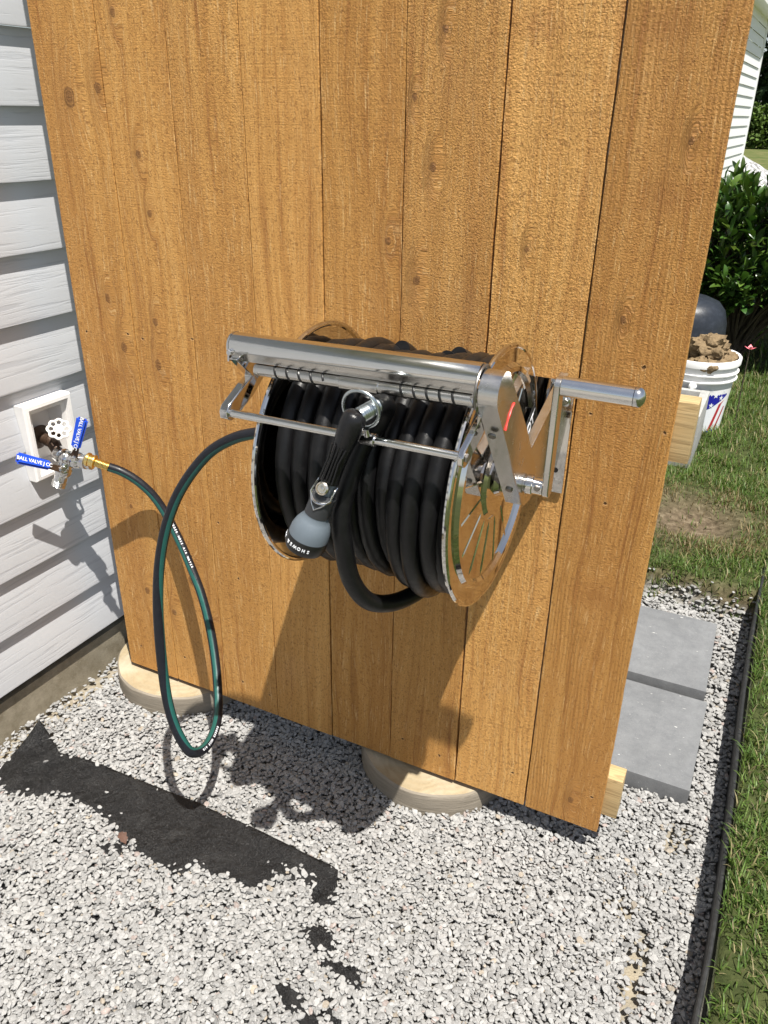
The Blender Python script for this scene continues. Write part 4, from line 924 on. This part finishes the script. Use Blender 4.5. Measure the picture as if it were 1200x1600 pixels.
# bucket
BC = Vector((.968, 2.37, -.028)); BH = .345
bk_ = empty('bucket', BC, 'white plastic bucket with star printed label filled with dirt clods', 'bucket')
def br(z): return .128+(.152-.128)*z/BH
prof = [(.0, .0), (.124, .0), (br(.0), .004), (br(.22), .22), (br(.255)+.001, .255), (.158, .257), (.159, .262), (.152, .264), (.153, .283), (.160, .285), (.161, .290), (.1535, .292), (.154, .316), (.162, .319), (.163, .340), (.161, .345), (.155, .346), (.150, .342), (.148, .25), (.126, .01), (.0, .01)]
mb = MB(); mb.lathe(prof, BC, (0, 0, 1), 72); bo = mb.build('pail', M['whitep'], bk_)
def patch(poly, name, mat, parent, lift):      # poly in (angle deg, z)
    bm = bmesh.new(); vs = [bm.verts.new((a_, z*400, 0)) for a_, z in poly]; bm.faces.new(vs); 
    a0 = min(p[0] for p in poly); a1 = max(p[0] for p in poly)
    x = math.floor(a0/3)*3+3
    while x < a1: bmesh.ops.bisect_plane(bm, geom=bm.verts[:]+bm.edges[:]+bm.faces[:], plane_co=(x, 0, 0), plane_no=(1, 0, 0)); x += 3
    for v in bm.verts:
        a_, z = R(v.co.x), v.co.y/400; r_ = br(z)+lift; v.co = Vector((BC.x+r_*math.cos(a_), BC.y+r_*math.sin(a_), BC.z+z))
    mb = MB(); mb.addbm(bm, None, 0); return mb.build(name, mat, parent)
patch([(-122, .245), (-96, .238), (-96, .175), (-122, .18)], 'warning_label', M['darkred'], bo, .0010)
wl = patch([(-84, .243), (-10, .262-.012), (-14, .05), (-84, .03)], 'label', M['txt'], bo, .0008)
fl = patch([(-80, .226), (-30, .236), (-20, .20), (-52, .152), (-68, .135), (-74, .14), (-80, .165)], 'star_field', M['navy'], wl, .0016)
for (a_, z, s_) in [(-74, .213, 1), (-64, .184, 1.1), (-52, .163, 1), (-47, .205, 1.1), (-35, .192, 1), (-56, .229, .7), (-70, .152, .8), (-31, .222, .7)]:
    P_ = []
    for k in range(10): t_ = math.pi/2+k*math.pi/5; r_ = (.0125 if k % 2 == 0 else .0052)*s_; P_.append((a_+math.degrees(r_*math.cos(t_)/.145), z+r_*math.sin(t_)))
    patch(P_, 'star', M['txt'], fl, .0024)
patch([(-48, .05), (-42, .05), (-30, .165), (-24, .18), (-36, .165)], 'stripe', M['redink'], wl, .0018); patch([(-36, .045), (-31, .045), (-18, .15), (-22, .15)], 'stripe', M['redink'], wl, .0018)
patch([(-50, .035), (-34, .04), (-33, .055), (-50, .048)], 'stripe', M['navy'], wl, .0018)
mb = MB(); a_ = R(-88); c = BC+Vector((.160*math.cos(a_), .160*math.sin(a_), .245)); mb.sphere(c, .017, sub=2, sc=(1, .6, 1)); mb.cyl(c, c+Vector((0, -.015, 0)), .009, 12, ch=.002); mb.build('handle_ear', M['whitep'], bk_)
mb = MB()
for k in range(70):
    a_ = random.uniform(0, 6.28); r_ = .135*math.sqrt(random.random()); s_ = random.uniform(.012, .034); z = .325+.055*max(0, 1-math.hypot(r_*math.cos(a_)-.0, r_*math.sin(a_))/.11)*random.random()
    bm = bmesh.new(); bmesh.ops.create_icosphere(bm, subdivisions=3, radius=s_); sd_ = random.random()*50
    for v in bm.verts: v.co *= 1+.45*mn.noise(v.co*60+Vector((sd_, 0, 0)))+.25*mn.noise(v.co*160+Vector((sd_, 0, 0)))
    mb.addbm(bm, Matrix.Translation(BC+Vector((r_*math.cos(a_), r_*math.sin(a_), z))))
bm = bmesh.new(); bmesh.ops.create_icosphere(bm, subdivisions=4, radius=.062)
for v in bm.verts: v.co = Vector((v.co.x*1.2, v.co.y, v.co.z*.95))*(1+.40*mn.noise(v.co*28)+.3*mn.noise(v.co*80))
mb.addbm(bm, Matrix.Translation(BC+Vector((.035, -.03, .375)))); mb.build('dirt_clods', M['soil'], bk_)
# dry leaf on the gravel
lf_ = MB(); c = Vector((.300, -.372, -.046)); q = []
for k in range(9):
    t = k/8; w = .0085*math.sin(math.pi*min(1, t*1.02))**.7*(1+.25*math.sin(k*2.3)); p = c+Vector((.030*t, -.016*t, .004*math.sin(t*3.1)))
    q += [p+Vector((.45, .85, .35))*w, p+Vector((0, 0, -.0012)), p-Vector((.45, .85, -.25))*w]
lf_.add(q, [(i*3+j, (i+1)*3+j, (i+1)*3+j+1, i*3+j+1) for i in range(8) for j in range(2)], 0)
tag(lf_.build('dry_leaf', simple('brown_dry_leaf', (.10, .055, .04), .7, var=.4, nsc=120), None, tuple(c)), 'small curled brown dry leaf on the gravel below the black fabric', 'leaf')
# black tub behind the bucket
mb = MB(); mb.lathe([(.0, .455), (.08, .450), (.13, .430), (.160, .395), (.176, .34), (.186, .20), (.195, .03), (.205, .028), (.207, .010), (.19, .008), (.0, .008)], (.845, 2.86, 0), (0, 0, 1), 64)
tag(mb.build('upturned_pot', M['blueplastic'], None, (.845, 2.86, 0)), 'large dark plastic pot turned upside down behind the white bucket', 'plastic pot')
# pink flower by the bucket
pf = empty('pink_flower', (1.15, 2.42, .0), 'tiny pink flower beside the rim of the white bucket', 'flower')
mb = MB(); mb.tube([(1.155, 2.44, 0), (1.15, 2.42, .20), (1.150, 2.40, .345)], .0022, 6); mb.build('stem', M['bark'], pf)
mb = MB()
for k in range(4):
    a_ = k*1.6; d_ = Vector((math.cos(a_), math.sin(a_)*.6, .5)).normalized(); c = Vector((1.150, 2.40, .348)); w_ = d_.cross(Vector((0, 0, 1))).normalized()*.009; mb.add([c, c+d_*.012+w_, c+d_*.026, c+d_*.012-w_], [(0, 1, 2, 3)], 0, False)
mb.build('petal', M['pink'], pf)

# ---- leaves
def leaf_np(cent, dirs, L, Wd, cols, curl=.25):
    n = len(cent); d = dirs/np.linalg.norm(dirs, axis=1)[:, None]; up_ = np.tile([0, 0, 1.], (n, 1))+rng.normal(size=(n, 3))*.35
    s = np.cross(d, up_); s /= np.linalg.norm(s, axis=1)[:, None]+1e-9; nm = np.cross(s, d)
    st = [(0, .12, 0), (.3, .85, .10), (.62, 1., .08), (.88, .55, -.05), (1., .05, -.14)]
    P = []
    for t, w, b in st:
        c = cent+d*(L*t)[:, None]+nm*(L*b*curl*2.4)[:, None]; e = s*(Wd*w*.5)[:, None]; up2 = nm*(Wd*w*.14)[:, None]
        P += [c-e+up2, c, c+e+up2]
    P = np.stack(P, 1); f = []
    for k in range(4):
        for j in range(2): f.append([k*3+j, k*3+j+1, (k+1)*3+j+1, (k+1)*3+j])
    f = np.array(f); F = (f[None]+(np.arange(n)*15)[:, None, None]).reshape(-1, 4)
    return P.reshape(-1, 3), F, np.repeat(cols, 15, 0)
def shrub(loc, rx, ry, h, nros, label, L0=.075, name='shrub', group=None):
    sh = empty(name, loc, label, 'shrub', group); mb = MB(); C_ = []; D_ = []
    loc = Vector(loc)
    for k in range(nros):
        a_ = random.uniform(0, 6.28); e = math.acos(random.uniform(-.25, 1)); q = random.uniform(.78, 1.02) if random.random() < .8 else random.uniform(.4, .8)
        bump_ = 1+.16*mn.noise(Vector((math.cos(a_)*2, math.sin(a_)*2, e*2+loc.x)))
        p = loc+Vector((rx*q*bump_*math.sin(e)*math.cos(a_), ry*q*bump_*math.sin(e)*math.sin(a_), h*.48+h*.52*q*bump_*math.cos(e)))
        d = (p-(loc+Vector((0, 0, h*.3)))).normalized(); d = (d+Vector((0, 0, .6))+Vector([random.gauss(0, .35) for _ in range(3)])).normalized()
        if k % 4 == 0: mb.tube([loc+Vector((random.uniform(-.05, .05), random.uniform(-.05, .05), 0)), loc.lerp(p, .55)+Vector((0, 0, .05)), p], [.010, .006, .0025], 5)
        for j in range(9):
            b_ = j*2.4; s1 = d.orthogonal().normalized(); s2 = d.cross(s1); lat = s1*math.cos(b_)+s2*math.sin(b_); tt = .35+.9*(j/9)
            C_.append(p-d*(.012*j)); D_.append(d*(1.1-tt*.6)+lat*tt*.9)
    C_ = np.array([c[:] for c in C_]); D_ = np.array([c[:] for c in D_]); n = len(C_)
    cols = np.array([[.028, .075, .014]])*(.5+1.0*rng.random((n, 1)))+np.array([[.03, .03, .0]])*rng.random((n, 1)); yg = rng.random(n) < .10; cols[yg] = np.array([.10, .17, .03])
    v, f, c = leaf_np(C_, D_, L0*rng.uniform(.7, 1.25, n), L0*.36*rng.uniform(.8, 1.2, n), cols)
    np_mesh('foliage', v, f, M['leaf'], c, sh, smooth=True); mb.build('branches', M['bark'], sh); return sh
shrub((1.02, 3.62, 0), .52, .45, .93, 620, 'dark glossy leaved shrub behind the bucket, reaching nearest the fence edge', group='shrubs behind the fence')
shrub((1.75, 4.05, 0), .55, .5, 1.05, 420, 'broad glossy leaved shrub at the far right, cut by the picture edge', group='shrubs behind the fence')

# gravel heap beside the far corner of the house
hp = MB(); n = 40; vs = []
for j in range(13):
    q = j/12
    for k in range(n):
        a_ = 2*math.pi*k/n; r_ = 1.05*q*(1+.10*mn.noise(Vector((math.cos(a_), math.sin(a_), 2)))); z = .62*(1-q)**.9*1.0+.02*mn.noise(Vector((r_*math.cos(a_)*6, r_*math.sin(a_)*6, 4)))
        vs.append((.16+r_*math.cos(a_), 14.7+r_*math.sin(a_), z))
hp.add(vs, [(j*n+k, j*n+(k+1) % n, (j+1)*n+(k+1) % n, (j+1)*n+k) for j in range(12) for k in range(n)], 0)
hm = N('gravel_heap_stone'); P = hm.coord(); vc = hm.voro(P, 28, out='Color'); hm.bump(hm.voro(P, 28), .03, 1); 
hm.set(hm.ramp(hm.sep(vc)[0], [(.0, (.16, .16, .16)), (.5, (.38, .38, .38)), (1., (.62, .62, .62))]), .9, 0, .2)
tag(hp.build('gravel_heap', hm.m, None, (.16, 14.7, 0)), 'light grey gravel heap by the far corner of the house', 'gravel heap')
kb = MB(); kb.box((-.2, 12.35, -.05), (.62, 12.55, .14), ch=.01); tag(kb.build('concrete_kerb', M['kerb'], None, (.2, 12.45, 0)), 'short pale concrete kerb in front of the distant gravel heap', 'kerb')

# ---- distant trees
def tree(loc, h, cr_, nl_, label, tone_, low=.25, lf=.34):
    t = empty('tree', loc, label, 'tree', 'trees along the far edge of the lawn'); loc = Vector(loc); mb = MB()
    tp = [loc+Vector((.25*mn.noise(Vector((k*.7, loc.x, 0)))*k*.4, 0, h*k/8*.95)) for k in range(9)]; mb.tube(tp, [h*.022*(1-k/9.5) for k in range(9)], 8); cl = []
    for k in range(26):
        u = random.random(); z = h*(low+(1-low)*u); R_ = cr_*(1-.55*abs(u-.4)*1.6)*random.uniform(.35, 1); a_ = random.uniform(0, 6.28)
        c = loc+Vector((R_*math.cos(a_), R_*math.sin(a_), z)); cl.append((c, cr_*random.uniform(.22, .42)))
        b_ = loc+Vector((0, 0, z*.8)); mb.tube([b_, b_.lerp(c, .6)+Vector((0, 0, .1)), c], [h*.007, h*.004, h*.002], 5)
    per_ = nl_//26; C_ = []; 
    for c, r_ in cl:
        q = rng.normal(size=(per_, 3)); q /= np.linalg.norm(q, axis=1)[:, None]; q *= (rng.random((per_, 1))**.4)*r_*np.array([[1.2, 1.2, .8]]); C_.append(q+np.array(c[:]))
    C_ = np.concatenate(C_); n = len(C_); cols = np.array([tone_])*(.55+.9*rng.random((n, 1)))
    v, f, c = leaf_np(C_, rng.normal(size=(n, 3)), lf*rng.uniform(.6, 1.2, n), lf*.6*rng.uniform(.7, 1.2, n), cols)
    np_mesh('crown', v, f, M['tree'], c, t); mb.build('trunk', M['bark'], t)
TD = 'dense dark green tree '; 
tree((-2.2, 44, 0), 8.5, 2.8, 7800, TD+'directly right of the far house corner', (.024, .044, .016))
tree((1.2, 47, 0), 10.5, 3.0, 7800, 'tall dark tree at the picture edge beyond the gravel heap', (.022, .042, .016))
tree((-6.6, 48, 0), 10, 3.2, 5200, 'tall dark tree standing behind the far wing of the house', (.025, .045, .018))
tree((5.5, 45, 0), 9.5, 3.0, 5200, 'dark tree second from the right in the far row', (.03, .055, .018))
tree((10.5, 48, 0), 11, 3.4, 5200, 'tallest tree at the right end of the far row', (.024, .045, .016))
def bush(loc, r_, h, label, tone_):
    t = empty('bush', loc, label, 'bush', 'bushes at the far edge of the lawn'); n = 2600; q = rng.normal(size=(n, 3)); q /= np.linalg.norm(q, axis=1)[:, None]; q *= rng.uniform(.6, 1, (n, 1)); q[:, 2] = np.abs(q[:, 2])
    C_ = q*np.array([[r_, r_*.6, h]])*(1+.2*np.sin(q[:, :1]*7)*np.cos(q[:, 1:2]*6))+np.array(loc)
    v, f, c = leaf_np(C_, rng.normal(size=(n, 3)), .2*rng.uniform(.6, 1.2, n), .13*rng.uniform(.7, 1.2, n), np.array([tone_])*(.6+.8*rng.random((n, 1)))); np_mesh('foliage', v, f, M['tree'], c, t)
    mb = MB(); mb.tube([loc, (loc[0], loc[1], h*.7)], [.05, .02], 6); mb.build('stem', M['bark'], t)
bush((-1.1, 39, 0), 1.3, 1.7, 'light green bush at the lawn edge below the dark trees', (.075, .12, .025)); bush((1.9, 41, 0), 1.9, 1.3, 'low dull green bush right of the light green one', (.045, .075, .025)); bush((-3.6, 42, 0), 2.0, 1.5, 'low dark bush behind the corner of the house', (.035, .06, .02))
for o in bpy.data.objects:
    if '_o' in o: del o['_o']
